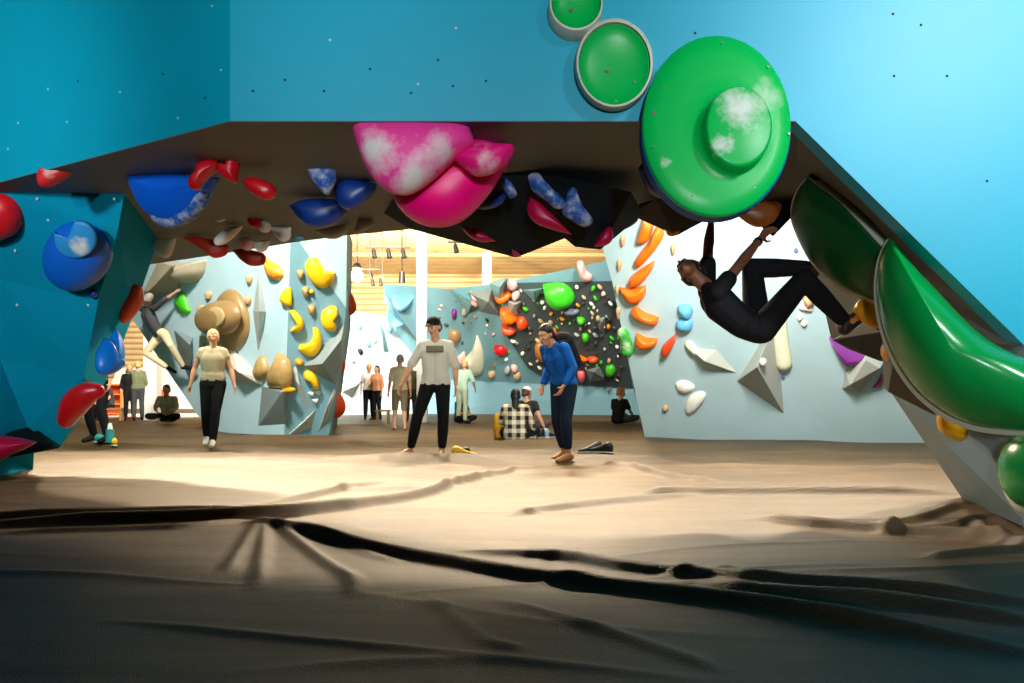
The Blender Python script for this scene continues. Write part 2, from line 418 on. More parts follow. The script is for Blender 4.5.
# underside
def onceil(px, py): return P(px, py, ceilY(py))
rear = [onceil(*q) for q in [(800,205),(765,206),(700,214),(640,214),(560,220),(440,226),(346,235),(300,241),(262,247),(205,256),(150,264),(60,270)]]
under = [lp(1.45,zc-.004), lp(0,zc-.004), V((1.6,4.5,zc-.004))]+[v-V((0,0,.004)) for v in rear]
sheet('arch_ceiling', [v for v in under], [tuple(range(len(under)))], (0,.02,.35), GREY, arch)
# wall carried on the rear edge up to the roof, seen from the hall
prism('rear_panel', [V((-6,7.4,zc+.3)), V((3.2,7.0,zc+.3)), V((3.2,7.0,ZR)), V((-6,7.4,ZR))], (0,-.1,0), HALL, arch)
# right leg of the arch, inner face
R1 = onceil(800,205); R2 = P(822,262,6.4); R3 = P(831,338,6.2); R4 = P(925,412,6.0); R5 = V((3.35,5.91,0)); A = V((1.6,4.5,zc))
Ra = P(884,362,6.0); Rb = P(888,388,5.95); 
sheet('inner_face', [A,R1,R2,R3,Ra,Rb,B], [(0,1,2,3,4,6),(4,5,6)], (2.2,.1,0), GREY, arch)
sheet('leg_face', [B,Rb,R4,R5,Fp], [(0,1,2,3,4)], (2.2,.1,0), mat('pale grey blue paint', (112,136,148), .55, .3, .1, 3, chalk=.08, bump=.05), arch)
CEIL = Plane(V((0,5,zc)), V((1,5,zc)), V((0,6,zc)))
# left leg
L = {}
def add(k, px, py, Y): L[k] = P(px, py, Y)
add('a', -160,186,7.2); add('b', 0,190,6.05); add('c', 125,190,6.1); add('d', 118,230,6.25); add('e', 0,201,6.1); add('f', -160,172,7.4)
add('g', 98,302,6.7); add('h', 0,280,6.6); add('h2', -160,240,7.6); add('i', 84,376,7.1); add('j', 0,360,7.1); add('j2', -160,330,7.8)
add('k', 60,447,7.6); add('l', 0,440,7.2); add('l2', -160,440,7.6); add('m', 163,226,7.9); add('n', 132,318,7.9); add('o', 120,350,7.9); add('p', 98,397,7.8)
add('q', 34,452,8.0); L['r'] = FL(33,470); L['s'] = FL(0,477); L['s2'] = FL(-160,486); add('t', 0,457,7.7); add('t2', -160,460,7.8); add('u', 28,428,7.45)
keys = list(L); ix = {k: i for i, k in enumerate(keys)}
fs = ['abed', 'bcde', 'ehd', 'hgd', 'ehh2', 'hgi', 'hij', 'hjj2', 'cmnd', 'dng', 'gno', 'goi', 'iop', 'ipk', 'jiu', 'iku', 'jul', 'jlj2', 'qkl', 'lut', 'tqk', 'uqk', 'srq', 'sqt']
def F_(s):
    out = []
    i = 0
    while i < len(s):
        if i+1 < len(s) and s[i+1] == '2': out.append(ix[s[i:i+2]]); i += 2
        else: out.append(ix[s[i]]); i += 1
    return tuple(out)
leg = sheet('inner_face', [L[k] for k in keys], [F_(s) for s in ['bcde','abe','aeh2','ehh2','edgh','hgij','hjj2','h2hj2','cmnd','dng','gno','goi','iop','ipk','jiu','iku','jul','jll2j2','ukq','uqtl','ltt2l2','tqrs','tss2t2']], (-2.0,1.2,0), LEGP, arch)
PIL1 = Plane(L['e'], L['d'], L['g']); PIL2 = Plane(L['h'], L['g'], L['i']); PIL3 = Plane(L['j'], L['i'], L['k']); PILS = Plane(L['d'], L['g'], L['n']); PILS2 = Plane(L['g'], L['i'], L['o'])
# bolt holes and chalky screw heads across the facade
HOLEM = mat('bolt hole black', (14,16,18), .8, bump=0); SCM = mat('chalky screw head', (190,205,205), .5, bump=0)
def hole(px, py, pl, dark=True, r=1.3):
    c = pl.hit(px, py); R = r*c.y/F
    tube('bolt_hole' if dark else 'screw_head', c-pl.n*.01, c+pl.n*.0015, R, HOLEM if dark else SCM, arch, 8)
for px, py in [(438,60),(370,69),(486,81),(453,86),(411,93),(324,91),(285,80),(253,91),(695,33),(893,14),(894,76),(921,25),(947,76),(987,181)]:
    hole(px, py, FACM if px < 800 else FACR)
for px, py in [(418,84),(456,28),(330,40)]: hole(px, py, FACM, False)
for px, py in [(163,74),(78,81),(48,89),(120,92),(205,98),(221,70),(212,6),(178,118),(67,122),(18,123),(8,149)]: hole(px, py, FACL, px in (163,78,205), 1.2)
for px, py, pl in [(37,199,PIL1),(114,199,PIL1),(48,220,PIL1),(15,251,PIL1),(88,305,PIL2),(17,305,PIL2),(40,374,PIL3),(24,422,PIL3),(60,392,PIL3),(58,397,PIL3),(50,399,PIL3)]: hole(px, py, pl, False, 1.3)

# ================================================================ hall walls
def cwall(name, parts, off, label, cat='climbing wall'):
    e = empty(name, parts[0][1][0], label, cat)
    for nm, verts, faces, m in parts: sheet(nm, verts, faces, off, m, e)
    return e
# right hand wall
w0, w1, w2 = FL(645,438), FL(930,444), P(604,262,12.4)
WR = Plane(w0, w1, w2)
q = [(645,438),(700,439.5),(930,444),(1010,445),(1010,60),(560,60),(603,250),(612,281),(622,330)]
cwall('climbing_wall', [('panel', [WR.hit(*p) for p in q], [tuple(range(len(q)))], HALL)], (.3,1.6,0), 'tall pale blue climbing wall behind the hanging climber, set with orange and white holds')
# spray wall with kick board
s0, s1 = FL(400,413.5), FL(650,415.5); 
ST = Plane(P(440,379,32.6), P(640,389,30.2), P(560,272,26.5))
kick = [FL(395,413.5), FL(660,415.5), ST.hit(660,390), ST.hit(395,377)]
face = [ST.hit(*p) for p in [(395,377),(660,390),(660,248),(640,253),(560,271),(500,283),(450,289),(384,284),(384,300),(396,320)]]
board = [ST.hit(p[0], p[1], .04) for p in [(511,283),(612,281),(622,330),(633,388),(560,384),(548,381),(528,368),(506,335)]]
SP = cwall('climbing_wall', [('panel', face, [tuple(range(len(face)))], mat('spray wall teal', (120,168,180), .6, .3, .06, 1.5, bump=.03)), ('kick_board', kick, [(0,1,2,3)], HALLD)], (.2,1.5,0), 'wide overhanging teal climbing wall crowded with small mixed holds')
sheet('training_board', board, [tuple(range(len(board)))], (.0,.04,0), mat('charcoal board paint', (70,80,82), .6, .3, .1, 3, bump=.03), SP)
SB = Plane(*[ST.hit(p[0], p[1], .05) for p in ((511,283),(612,281),(633,388))])
# bright wall at the left end of the hall
BW = Plane(FL(330,415), FL(400,414), P(360,312,29.8))
q = [(310,416),(425,413.6),(425,348),(396,319),(384,316),(310,303)]
bv = [BW.hit(*p) for p in q]
BRT = cwall('climbing_wall', [('panel', bv, [tuple(range(len(bv)))], mat('very pale blue paint', (190,215,222), .6, .3, .05, 1.5, bump=.03))], (0,1.5,0), 'bright pale blue climbing wall at the far end behind the white column')
# free standing boulder
a0, a1, a2 = FL(209,432), FL(284,436), FL(329,435)
t1 = P(291,228,14.0); t2 = P(347,225,15.2); t0 = P(100,228,15.6); tl = P(133,320,15.9)
LP_ = Plane(a0, a1, t1)
bl = [a0, a1, t1, LP_.hit(140,205), LP_.hit(100,290), LP_.hit(133,320)]
rp = Plane(a1, a2, t1)
br = [a1, a2, rp.hit(345,318), rp.hit(347,222), t1]
bo = empty('climbing_boulder', (a1.x, a1.y, 0), 'free standing pale blue climbing boulder with yellow crescent holds', 'climbing wall')
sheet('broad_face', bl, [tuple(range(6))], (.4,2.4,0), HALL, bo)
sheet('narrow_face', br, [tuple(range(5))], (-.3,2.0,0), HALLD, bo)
BL, BR = LP_, rp
prism('corner_panel', [BR.hit(300,243,.015), BR.hit(346,308,.015), BR.hit(347,226,.015), BR.hit(292,226,.015)], BR.n*-.012, HALL, bo)
# ================================================================ hold materials
GREEN = mat('green fibreglass', (0,176,76), .35, .3, .06, 3, chalk=.06, chalk_scale=14, bump=.04, patches=[(tuple(P(742,106,4.2)), .12, .85), (tuple(P(722,146,4.2)), .06, .85), (tuple(P(768,92,4.3)), .10, .4), (tuple(P(665,163,4.3)), .03, .7)])
GREEN2 = mat('deep green fibreglass', (0,142,62), .25, .6, .08, 3, bump=.04)
GREEN3 = mat('lime green plastic', (62,176,24), .4, .5, .1, 8, bump=.05)
GREENW = mat('chalked green plastic', (60,170,60), .5, .4, .1, 8, chalk=.75, chalk_scale=6, bump=.05)
RIMC = mat('pale resin rim', (196,200,178), .5, .4, .06, 6, bump=.05)
BLUER = mat('blue resin rim', (0,84,146), .5, .15, .06, 5, bump=.05)
PINK = mat('hot pink fibreglass', (248,0,122), .4, .4, .06, 4, bump=.04)
PINKC = mat('chalked pink fibreglass', (238,60,150), .5, .4, .06, 4, chalk=.25, chalk_scale=6, bump=.05, patches=[(tuple(P(376,150,4.5)), .13, .92), (tuple(P(418,180,4.5)), .16, .9), (tuple(P(440,150,4.5)), .11, .7)])
PINKS = mat('chalked small pink fibreglass', (232,12,120), .5, .4, .06, 4, bump=.05, patches=[(tuple(P(485,160,4.6)), .09, .7)])
RED = mat('red plastic', (196,14,24), .35, .5, .1, 8, chalk=.2, chalk_scale=9, bump=.05)
REDC = mat('chalked red plastic', (205,40,44), .5, .4, .1, 8, chalk=.7, chalk_scale=7, bump=.05)
CRIM = mat('crimson plastic', (178,0,62), .4, .4, .1, 8, bump=.05)
RUST = mat('rust orange plastic', (176,44,14), .45, .4, .1, 8, bump=.05)
BLUE = mat('royal blue plastic', (8,92,190), .38, .5, .1, 5, chalk=.12, chalk_scale=8, bump=.05)
BLUED = mat('dark blue plastic', (6,52,128), .4, .5, .1, 5, chalk=.18, chalk_scale=12, bump=.05)
BLUEC = mat('chalked blue plastic', (10,80,160), .5, .4, .1, 5, chalk=.85, chalk_scale=10, bump=.05)
BONE = mat('bone white plastic', (238,236,226), .5, .4, .06, 6, bump=.05)
TAUPE = mat('taupe plywood volume', (168,156,132), .6, .3, .08, 4, bump=.05)
YEL = mat('yellow plastic', (238,190,20), .4, .5, .08, 6, chalk=.35, chalk_scale=3, bump=.05)
OCHRE = mat('ochre yellow plastic', (205,140,16), .4, .5, .1, 10, bump=.05)
ORA = mat('orange plastic', (244,112,16), .4, .5, .1, 6, bump=.05)
ORAR = mat('red orange plastic', (220,70,18), .4, .5, .1, 6, bump=.05)
BROWN = mat('bronze brown fibreglass', (146,116,72), .38, .5, .16, 5, chalk=.15, chalk_scale=6, bump=.08)
GOLD = mat('mottled gold resin', (168,136,84), .25, .6, .3, 14, bump=.2, bscale=25)
STONE = mat('light grey volume', (172,176,170), .6, .3, .06, 4, chalk=.2, bump=.05)
STONED = mat('slate grey volume', (124,136,134), .6, .3, .08, 4, bump=.05)
PURP = mat('purple plastic', (118,44,128), .4, .5, .1, 6, bump=.05)
PALEP = mat('pale pink plastic', (232,178,170), .5, .4, .1, 6, bump=.05)
PALEY = mat('pale cream plastic', (232,232,204), .45, .4, .06, 6, bump=.05)
PALEB = mat('pale blue plastic', (96,170,214), .45, .4, .06, 6, bump=.05)
TEALV = mat('teal plywood volume', (120,166,172), .6, .3, .06, 3, bump=.04)
WOOD = mat('wooden jug', (190,160,118), .55, .3, .12, 20, bump=.05)

# ================================================================ holds on the facade
def lathe_disc(name, cx, cy, rx, ry, prof, pl, m, parent=None, shift=(0,0), seg=48):
    """turned form on a wall; prof = [(radius share, height, centre shift share)]"""
    vs = []
    for (s, h, k) in prof:
        for i in range(seg):
            t = 2*math.pi*i/seg
            vs.append(pl.hit(cx+shift[0]*k+rx*s*math.cos(t), cy+shift[1]*k+ry*s*math.sin(t))+pl.n*h)
    n = len(prof)
    fs = [tuple(reversed(range(seg))), tuple(range((n-1)*seg, n*seg))]
    for k in range(n-1):
        for i in range(seg):
            j = (i+1) % seg; fs.append((k*seg+i, k*seg+j, (k+1)*seg+j, (k+1)*seg+i))
    o = link(name, vs, fs, m, parent, True)
    bm = bmesh.new(); bm.from_mesh(o.data)
    for e in bm.edges:
        if len(e.link_faces) == 2 and e.calc_face_angle(0) > .9: e.smooth = False
    bm.to_mesh(o.data); bm.free()
    return o
# big green disc with a boss, on a blue rim
FD = Plane(P(717,60,4.40), P(650,190,4.30), P(790,190,4.30))
e = empty('climbing_hold', FD.hit(717,127), 'huge round green volume with a raised chalky boss and blue rim, over the arch', 'climbing hold')
lathe_disc('dish', 716, 127, 74, 90, [(1,-.01,0),(1,.012,0),(.985,.02,0),(.8,.035,.1),(.6,.042,.4),(.5,.045,.75),(.46,.055,.95),(.445,.075,1),(.438,.13,1),(.42,.142,1),(.40,.145,1)], FD, GREEN, e, (16,11))
lathe_disc('rim', 716.5, 130, 75, 87, [(1,-.09,0),(1,-.012,0),(.97,-.004,0)], FD, BLUER, e)
for px, py in [(654,113),(665,87),(653,147),(722,43),(789,134),(754,187),(692,196),(768,67)]: screw(FD, px, py, .028, e, 2.2 if (px,py)==(654,113) else 1.3)
def bowl(cx, cy, rx, ry, lab, dx, dy, inner=.8):
    e = empty('climbing_hold', FACM.hit(cx, cy), lab, 'climbing hold')
    lathe_disc('shell', cx, cy, rx, ry, [(1,-.02,0),(1,.03,0),(.985,.085,.5),(.955,.105,.7),(.90,.108,.85),(.88,.05,1)], FACM, RIMC, e, (dx,dy))
    lathe_disc('bowl_face', cx, cy, rx, ry, [(.878,.052,1),(.878,.098,1),(.86,.10,1),(.80,.088,1),(.6,.074,1),(.3,.064,1),(.1,.062,1)], FACM, GREEN, e, (dx,dy))
    screw(FACM, cx+dx-4, cy+dy-2, .07, e, 2)
    screw(FACM, cx+dx+4, cy+dy+ry*.65, .085, e, 1.2); screw(FACM, cx+dx+ry*.5, cy+dy+10, .08, e, 1.2)
    return e
bowl(613, 67, 39, 45, 'green bowl shaped hold with a pale rim, between the smaller bowl and huge disc', -1, 5)
bowl(574, 15, 27, 27, 'smallest green bowl shaped hold, highest of the three on the facade', 1, -3)

# large half domes on the right leg
G2P = Plane(P(885,240,4.75), P(900,400,4.75), P(1060,440,4.3))
def shell(outl, pl, h, lab, m=GREEN2, apex=None, grow=2.2, n=6):
    e = empty('climbing_hold', pl.hit(*outl[0][:2]), lab, 'climbing hold')
    dome('shell', outl, pl, h, m, apex, e, rings=12, back=.03, n=n)
    cx = sum(p[0] for p in outl)/len(outl); cy = sum(p[1] for p in outl)/len(outl)
    o2 = []
    for p in outl:
        d = math.hypot(p[0]-cx, p[1]-cy); o2.append((p[0]+(p[0]-cx)/d*grow, p[1]+(p[1]-cy)/d*grow)+tuple(p[2:]))
    r = dome('rim', o2, pl, .012, RIMC, None, e, rings=3, back=.05, flat=.98, n=n)
    r.location += pl.n*-.012+V((-.012,0,-.022))
    return e
shell([(890,236,1),(880,258),(877,292),(884,330),(901,368),(926,398),(960,420),(1000,429),(1050,428),(1080,405),(1050,372),(985,338),(930,283)], G2P, .30, 'huge glossy green half dome low on the right leg of the arch', apex=(960,350))
G1P = Plane(P(797,210,5.5), P(865,292,5.3), P(880,230,4.9))
shell([(809,175,1),(798,190),(793,212),(801,236),(817,263),(838,283),(865,296),(892,300),(905,270),(880,240),(845,203)], G1P, .10, 'shade-darkened green half dome with a pale edge, higher up under the right leg', mat('shaded green fibreglass', (0,74,30), .4, .25, .1, 3, bump=.04))  # the dome's shadowed side is put into this darker green
G3P = Plane(P(1010,470,4.62), P(1030,440,4.5), P(1030,500,4.45))
shell([(1024,434),(1010,446),(1004,468),(1009,492),(1026,508),(1050,500),(1060,465),(1045,438)], G3P, .12, 'small green half dome at the foot of the right leg of the arch')

# pink cluster at the front lip
def lobe(outl, Y, hf, hb, m, lab, tilt=(0,0), **k): return hold(blob('climbing_hold', outl, Y, hf, hb, m, tilt=tilt, **k), lab)
lobe([(388,186,1),(398,206),(412,220),(430,227),(450,226),(468,217),(488,196),(502,174),(510,158),(490,140),(440,135),(400,150)], 4.95, .22, .14, PINK, 'hot pink smooth dome hanging lowest in the pink cluster')
lobe([(351,122,1),(356,142),(366,168),(380,186),(396,194),(412,193),(432,180),(452,162),(466,151),(474,142),(470,128,1),(455,123),(405,121,1)], 4.62, .16, .16, PINKC, 'largest pink fibreglass hold, heavily whitened with chalk')
lobe([(454,160,1),(464,150),(478,143),(513,145,1),(514,152),(504,166),(490,174),(476,176),(466,170)], 4.62, .10, .10, PINKS, 'small chalky pink wedge hold beside the largest pink one')

# ================================================================ holds under the arch ceiling
def H_(outl, m, lab, Y=None, hf=.06, hb=.08, grp=None, **k):
    top = min(p[1] for p in outl); Y = Y or ceilY(top)+.02
    return hold(blob('climbing_hold', outl, Y, hf, hb, m, **k), lab, grp)
H_([(38,177),(42,169),(52,171),(60,165),(68,162),(73,166),(70,174),(60,181),(48,187),(40,186)], REDC, 'chalked red knobbly hold at the lip over the left leg', 5.55, .08, .06)
hold(dome('climbing_hold', [(-14,200),(0,194),(14,200),(23,214),(21,229),(8,237),(-8,240),(-22,228),(-24,212)], PIL1, .16, mat('red plastic with rough skin', (206,22,32), .4, .4, .1, 8, chalk=.15, chalk_scale=12, bump=.3)), 'round red hold on the left leg, cut by the edge')
# blue bowl under the ceiling
BBP = Plane(P(130,174,5.7), P(215,178,5.5), P(172,226,5.75))
e = empty('climbing_hold', BBP.hit(172,175), 'deep royal blue half bowl with a chalked lower edge, hanging at the left leg', 'climbing hold')
dome('bowl', [(127,174,1),(133,190),(143,208),(157,221),(174,226),(192,219),(206,204),(213,190),(218,178,1),(172,174,1)], BBP, .12, mat('blue bowl plastic', (4,88,200), .35, .5, .08, 4, bump=.04), (170,190), e, rings=8)
dome('chalked_edge', [(148,205),(158,213),(174,217),(190,210),(204,196),(212,186),(208,202),(194,219),(174,228),(156,222)], BBP, .075, BLUEC, None, e, rings=4, flat=.6)
H_([(203,161),(213,159),(219,165),(210,174),(202,183),(198,190),(190,188),(189,180),(196,172),(198,164)], RED, 'red bent hold in front of the blue half bowl', 5.25)
H_([(219,164),(226,166),(229,160),(230,154),(238,154),(239,164),(237,176),(236,183),(228,180),(220,174),(216,168)], RED, 'red two lobed hold, second in the row of red ones', 5.3)
H_([(243,180),(253,177),(264,180),(274,186),(276,194),(268,200),(256,196),(247,189)], RED, 'plain red teardrop hold beside the two lobed red one', 5.45)
H_([(305,168,1),(320,166),(337,168,1),(335,182),(329,194),(322,192),(313,181)], BLUEC, 'smaller blue hold with a thick chalk streak on the ceiling', 5.5, .08)
H_([(334,186),(350,180),(377,184,1),(374,193),(362,204),(350,210),(338,204)], BLUED, 'middle dark blue hold touching the chalk streaked one', 5.75, .09)
H_([(289,206,1),(305,200),(330,199),(352,204,1),(345,215),(330,225),(313,228),(300,220)], BLUED, 'widest dark blue hold of the ceiling group beside the pink cluster', 6.2, .1)
H_([(154,238,1),(176,238,1),(174,247),(170,256),(164,258),(155,251)], BONE, 'square bone white hold nearest the left leg', 7.7, .05, .05)
H_([(243,226,1),(230,227),(220,233),(214,240),(216,245),(224,244),(235,236)], BONE, 'long bone white finger hold crossing the rust coloured one', 7.2, .05, .05)
H_([(213,218),(220,217),(226,219),(220,222),(214,221)], BONE, 'thin bone white sliver flat on the ceiling', 7.0, .02, .02)
H_([(182,238,1),(195,236),(215,240),(228,246),(226,255),(214,258),(205,252),(192,244)], RUST, 'rust orange hold nearest the square white one', 7.7, .06, .06)
H_([(232,250,1),(244,249),(260,252),(266,256),(264,264),(252,266),(242,261)], RUST, 'rust orange hold on the rear edge over the orange boulder hold', 8.2, .06, .06)
H_([(248,219),(255,216),(261,221),(258,228),(250,226)], RED, 'tiny red knob beside a white knob', 7.0, .05, .05)
H_([(258,223),(265,221),(271,226),(268,232),(260,231)], BONE, 'white knob beside the tiny red knob', 7.05, .05, .05)
H_([(270,227,1),(291,227,1),(290,238),(283,242),(275,236)], BONE, 'white wedge hold beside the white knob', 7.3, .05, .05)
H_([(238,240),(247,237),(254,242),(252,249),(244,250)], PALEP, 'pinkish white knob above the rear rust hold', 7.65, .05, .05)
H_([(254,243),(263,240),(271,240,1),(266,250),(258,252)], BONE, 'white knob next to the pinkish one', 7.7, .05, .05)
H_([(292,236),(302,236),(303,240),(296,242)], PALEB, 'small pale bluish hold on the rear edge', 7.8, .04, .04)
H_([(315,231,1),(335,226),(349,223,1),(348,231),(338,238),(326,238)], STONE, 'wide grey hold on the rear edge below the widest blue', 7.1, .06, .06)
H_([(359,217,1),(371,216,1),(376,224),(364,231),(354,233,1)], STONE, 'six sided grey hold on the rear edge by the pink cluster', 7.0, .04, .04, curve=False)

# dark plywood volumes in the middle of the ceiling
def vol(pts, m, lab, bev=.004, cat='climbing volume', name='climbing_volume'):
    return tag(hull(name, pts, m, None, bev), lab, cat)
vol([P(383,213,6.6),P(400,190,6.0),P(560,176,5.7),P(600,200,6.3),P(410,229,6.7),P(516,258,6.3),P(566,238,5.9),P(500,176,5.6)], DARK, 'near black angular volume behind the pink cluster')
vol([P(484,174,5.6),P(560,176,5.4),P(632,192,5.5),P(643,214,6.0),P(600,212,6.5),P(566,238,5.9),P(575,247,5.95),P(600,250,6.0),P(620,232,6.1)], DARK, 'near black faceted volume carrying two chalked blue holds')
vol([P(640,203,6.3),P(655,199,6.0),P(748,198,5.9),P(700,212,6.5),P(676,236,6.3),P(630,215,6.4)], BLACK, 'black volume under the rear edge below the huge green disc')
vol([P(762,201,6.45),P(796,200,6.4),P(797,212,6.2),P(773,237,6.1),P(755,222,6.2)], BLACK, 'small black volume the climber holds on to')
H_([(528,176),(537,173),(544,180),(553,190),(562,198),(566,206),(556,209),(545,200),(532,190)], BLUEC, 'chalked blue hold on the dark volume, nearest the crimson hold', 5.4, .07, .06)
H_([(568,190,1),(575,188),(582,205),(590,215),(593,222),(585,227),(574,222),(562,212)], BLUEC, 'chalked blue fin hold on the dark volume, further from the pink cluster', 5.45, .07, .06)
H_([(530,197,1),(540,203),(556,218),(572,235,1),(550,229),(534,222),(527,210)], CRIM, 'crimson leaf shaped hold on the dark volume', 5.55, .06, .05)
H_([(594,247,1),(598,238),(606,228),(612,226,1),(613,238),(607,245)], CRIM, 'crimson hold at the far tip of the faceted dark volume', 5.8, .06, .05)
H_([(461,227,1),(475,229),(496,241,1),(482,242),(470,237)], CRIM, 'thin crimson hold under the near black volume', 5.95, .05, .05)
H_([(512,249,1),(518,253),(521,256),(514,256)], CRIM, 'tiny crimson tip at the lowest corner of the volume', 6.0, .04, .04)
H_([(478,196,1),(495,190),(506,196),(500,205),(488,209),(478,208)], BLUED, 'dark blue hold half hidden behind the hot pink dome', 5.5, .05, .05)
H_([(500,180),(508,179),(514,187),(517,195),(510,198),(504,190)], BLUEC, 'small chalked blue grip beside the hot pink dome', 5.45, .05, .04)
H_([(612,224),(622,215),(634,213),(638,220),(628,228),(616,231)], BLUED, 'dark blue hold between crimson tip and orange column', 6.1, .05, .05)
H_([(638,168,1),(648,160),(664,186),(676,200),(662,198),(648,190)], BLUED, 'navy blue hold peeping out behind the huge green disc', 4.95, .08, .08)
H_([(738,213),(748,205),(765,201),(780,203),(780,212),(772,223),(758,227),(745,221)], mat('brown orange plastic', (150,80,22), .4, .5, .1, 8, bump=.05), 'brown orange hold gripped by the climber', 5.8, .06, .09)
H_([(666,229),(674,230),(679,231),(674,236),(668,235)], OCHRE, 'small ochre hold at the lower corner of the black volume', 6.1, .04, .04)

# ================================================================ holds on the left leg
e = empty('climbing_hold', PIL1.hit(77,250), 'big blue ball shaped hold with a scooped chalky pocket on the left leg', 'climbing hold')
dome('ball', ell(78,254,34,33,14), PIL1, .22, BLUE, (80,256), e, rings=12, sq=.8)
sc = Plane(PIL1.p+PIL1.n*.20, PIL1.p+PIL1.n*.20+(L['d']-L['e']), PIL1.p+PIL1.n*.20+(L['g']-L['e'])+PIL1.n*.05)
dome('pocket_lip', [(54,232,1),(60,238),(68,237),(72,228),(75,221,1),(86,223),(94,231),(96,243),(90,253),(78,258),(64,255),(56,246)], sc, .02, mat('scooped pale blue plastic', (40,140,200), .5, .4, .06, 4, bump=.05, patches=[(tuple(sc.hit(82,247)), .085, .95)]), None, e, rings=4, flat=.8)
hold(dome('climbing_hold', ell(94,293,5,4,8), PIL1, .05, BLUED), 'tiny navy blue knob below the big blue ball')
hold(blob('climbing_hold', [(134,284),(141,287),(142,298),(136,311),(128,321),(122,323),(121,312),(125,298),(129,288)], 7.5, .10, .12, ORAR), 'red orange oval hold on the rear corner of the left leg')
e = empty('climbing_hold', PILS2.hit(110,350), 'pair of bright blue fin shaped spikes on the left leg', 'climbing hold')
for ol in ([(105,338,1),(98,352),(97,366),(102,374),(112,374),(122,366),(118,358),(110,348)], [(116,328,1),(110,342),(111,352),(120,362),(124,352),(122,338)]):
    dome('fin', ol, Plane(P(97,350,6.9), P(124,345,7.2), P(110,375,7.0)), .1, mat('bright blue plastic', (0,116,214), .38, .5, .08, 5, bump=.04), (110,360), e)
hold(sausage('climbing_hold', [(66,420,9),(74,405,13),(86,394,12),(97,391,8)], PIL3, RED, lift=.2, flat=.9), 'long red curved hold low on the left leg')
hold(blob('climbing_hold', [(-20,436),(0,435),(20,438),(36,442,1),(24,449),(8,456),(-4,462),(-24,462)], 6.95, .12, .12, CRIM), 'crimson flat hold just above the foot of the left leg')
vol([P(0,442,7.1),P(28,427,7.3),P(60,448,7.5),P(34,453,7.3),P(0,459,7.1),P(-30,460,7.3),P(-30,440,7.3)], DARK, 'dark angular volume at the foot of the left leg')

# ================================================================ holds and volumes on the right leg
YS = [([(860,300),(868,296),(876,302),(880,318),(878,328),(868,326),(859,316),(855,308)], 5.35, 'yellow hold under the climber\'s foot'),
      ([(884,344),(888,346),(895,358),(897,366),(890,362),(884,354)], 5.2, 'thin yellow hold peeping out below the huge half dome'),
      ([(939,416),(946,414),(954,420),(966,424),(968,429),(962,441),(950,438),(941,430)], 4.95, 'yellow hook hold low on the right leg')]
for ol, Y, lab in YS: hold(blob('climbing_hold', ol, Y, .07, .09, OCHRE if 'peep' in lab else mat('deep yellow plastic', (224,160,10), .35, .5, .1, 8, bump=.05)), lab)
vol([P(832,340,6.1),P(866,322,5.7),P(882,332,5.5),P(882,362,5.6),P(860,330,6.2),P(850,350,6.0)], BLACK, 'black triangular volume under the climber\'s foot')
vol([P(882,340,5.3),P(884,388,5.4),P(888,392,5.3),P(936,416,5.2),P(925,392,4.9),P(895,350,5.0),P(900,380,5.6)], mat('dark brown grey volume', (52,46,42), .6, .3, .1, 4, bump=.05), 'dark brown volume tucked under the huge half dome')
hold(facet('climbing_volume', [(842,389),(845,371),(868,352),(884,362),(860,392)], [(850,385,.25),(880,368,.3),(866,360,.3)], WR, STONE), 'pale grey block volume on the tall wall near the right leg', cat='climbing volume')
hold(dome('climbing_hold', [(829,336,1),(845,344),(868,354,1),(858,361),(846,363),(838,354)], WR, .25, PURP), 'purple hold on the tall wall above the pale grey block')
hold(dome('climbing_hold', [(872,388,1),(878,380),(882,372,1),(883,380),(880,386)], WR, .08, mat('magenta plastic', (160,60,130), .4, .5, .1, 6, bump=.05)), 'small magenta chip below the pale grey block')

# ================================================================ boulder
def D_(outl, pl, h, m, lab, grp=None, **k): return hold(dome('climbing_hold', outl, pl, h, m, **k), lab, grp)
def S_(path, pl, m, lab, grp=None, **k): return hold(sausage('climbing_hold', path, pl, m, **k), lab, grp)
e = empty('climbing_hold', BL.hit(230,320), 'large bronze brown bell shaped hold with an open snout on the boulder', 'climbing hold')
dome('bell_base', [(230,289),(241,295),(248,310),(250,328),(246,342),(236,351),(226,348),(220,338),(216,320),(219,300)], BL, .25, BROWN, (234,318), e, rings=8)
dome('snout', [(208,306),(222,300),(236,304),(240,318),(232,333),(216,334),(207,326),(205,314)], Plane(BL.hit(205,315,.12), BL.hit(240,300,.26), BL.hit(240,335,.26)), .3, BROWN, (216,320), e, rings=8, flat=.35)
dome('mouth', ell(215,317,9,10,12), Plane(BL.hit(205,315,.44), BL.hit(240,300,.5), BL.hit(240,335,.5)), .02, mat('dusty tan resin', (186,158,112), .6, .3, .1, 8, bump=.05), None, e, rings=3, flat=.8)
hold(facet('climbing_volume', [(259,270),(253,312),(258,352),(266,312)], [(259,311,.22)], BL, STONE), 'tall narrow grey spindle volume beside the bronze bell', cat='climbing volume')
hold(facet('climbing_volume', [(212,352),(232,348),(262,378),(262,386),(236,382)], [(238,372,.3)], BL, mat('pale taupe volume', (196,188,172), .6, .3, .08, 4, bump=.05)), 'pale taupe wedge volume below the bronze bell', cat='climbing volume')
hold(facet('climbing_volume', [(199,335),(199,349),(232,349),(222,338)], [(204,344,.18)], BL, TAUPE), 'low taupe wedge left under the bronze bell', cat='climbing volume')
hold(facet('climbing_volume', [(174,330),(192,337),(190,382),(178,352)], [(190,345,.3)], BL, STONED), 'slate grey spike volume under the boulder climber', cat='climbing volume')
hold(facet('climbing_volume', [(262,386),(288,390),(286,424),(258,426)], [(282,392,.25),(266,420,.05)], BL, STONED), 'slate grey box volume at the foot of the boulder', cat='climbing volume')
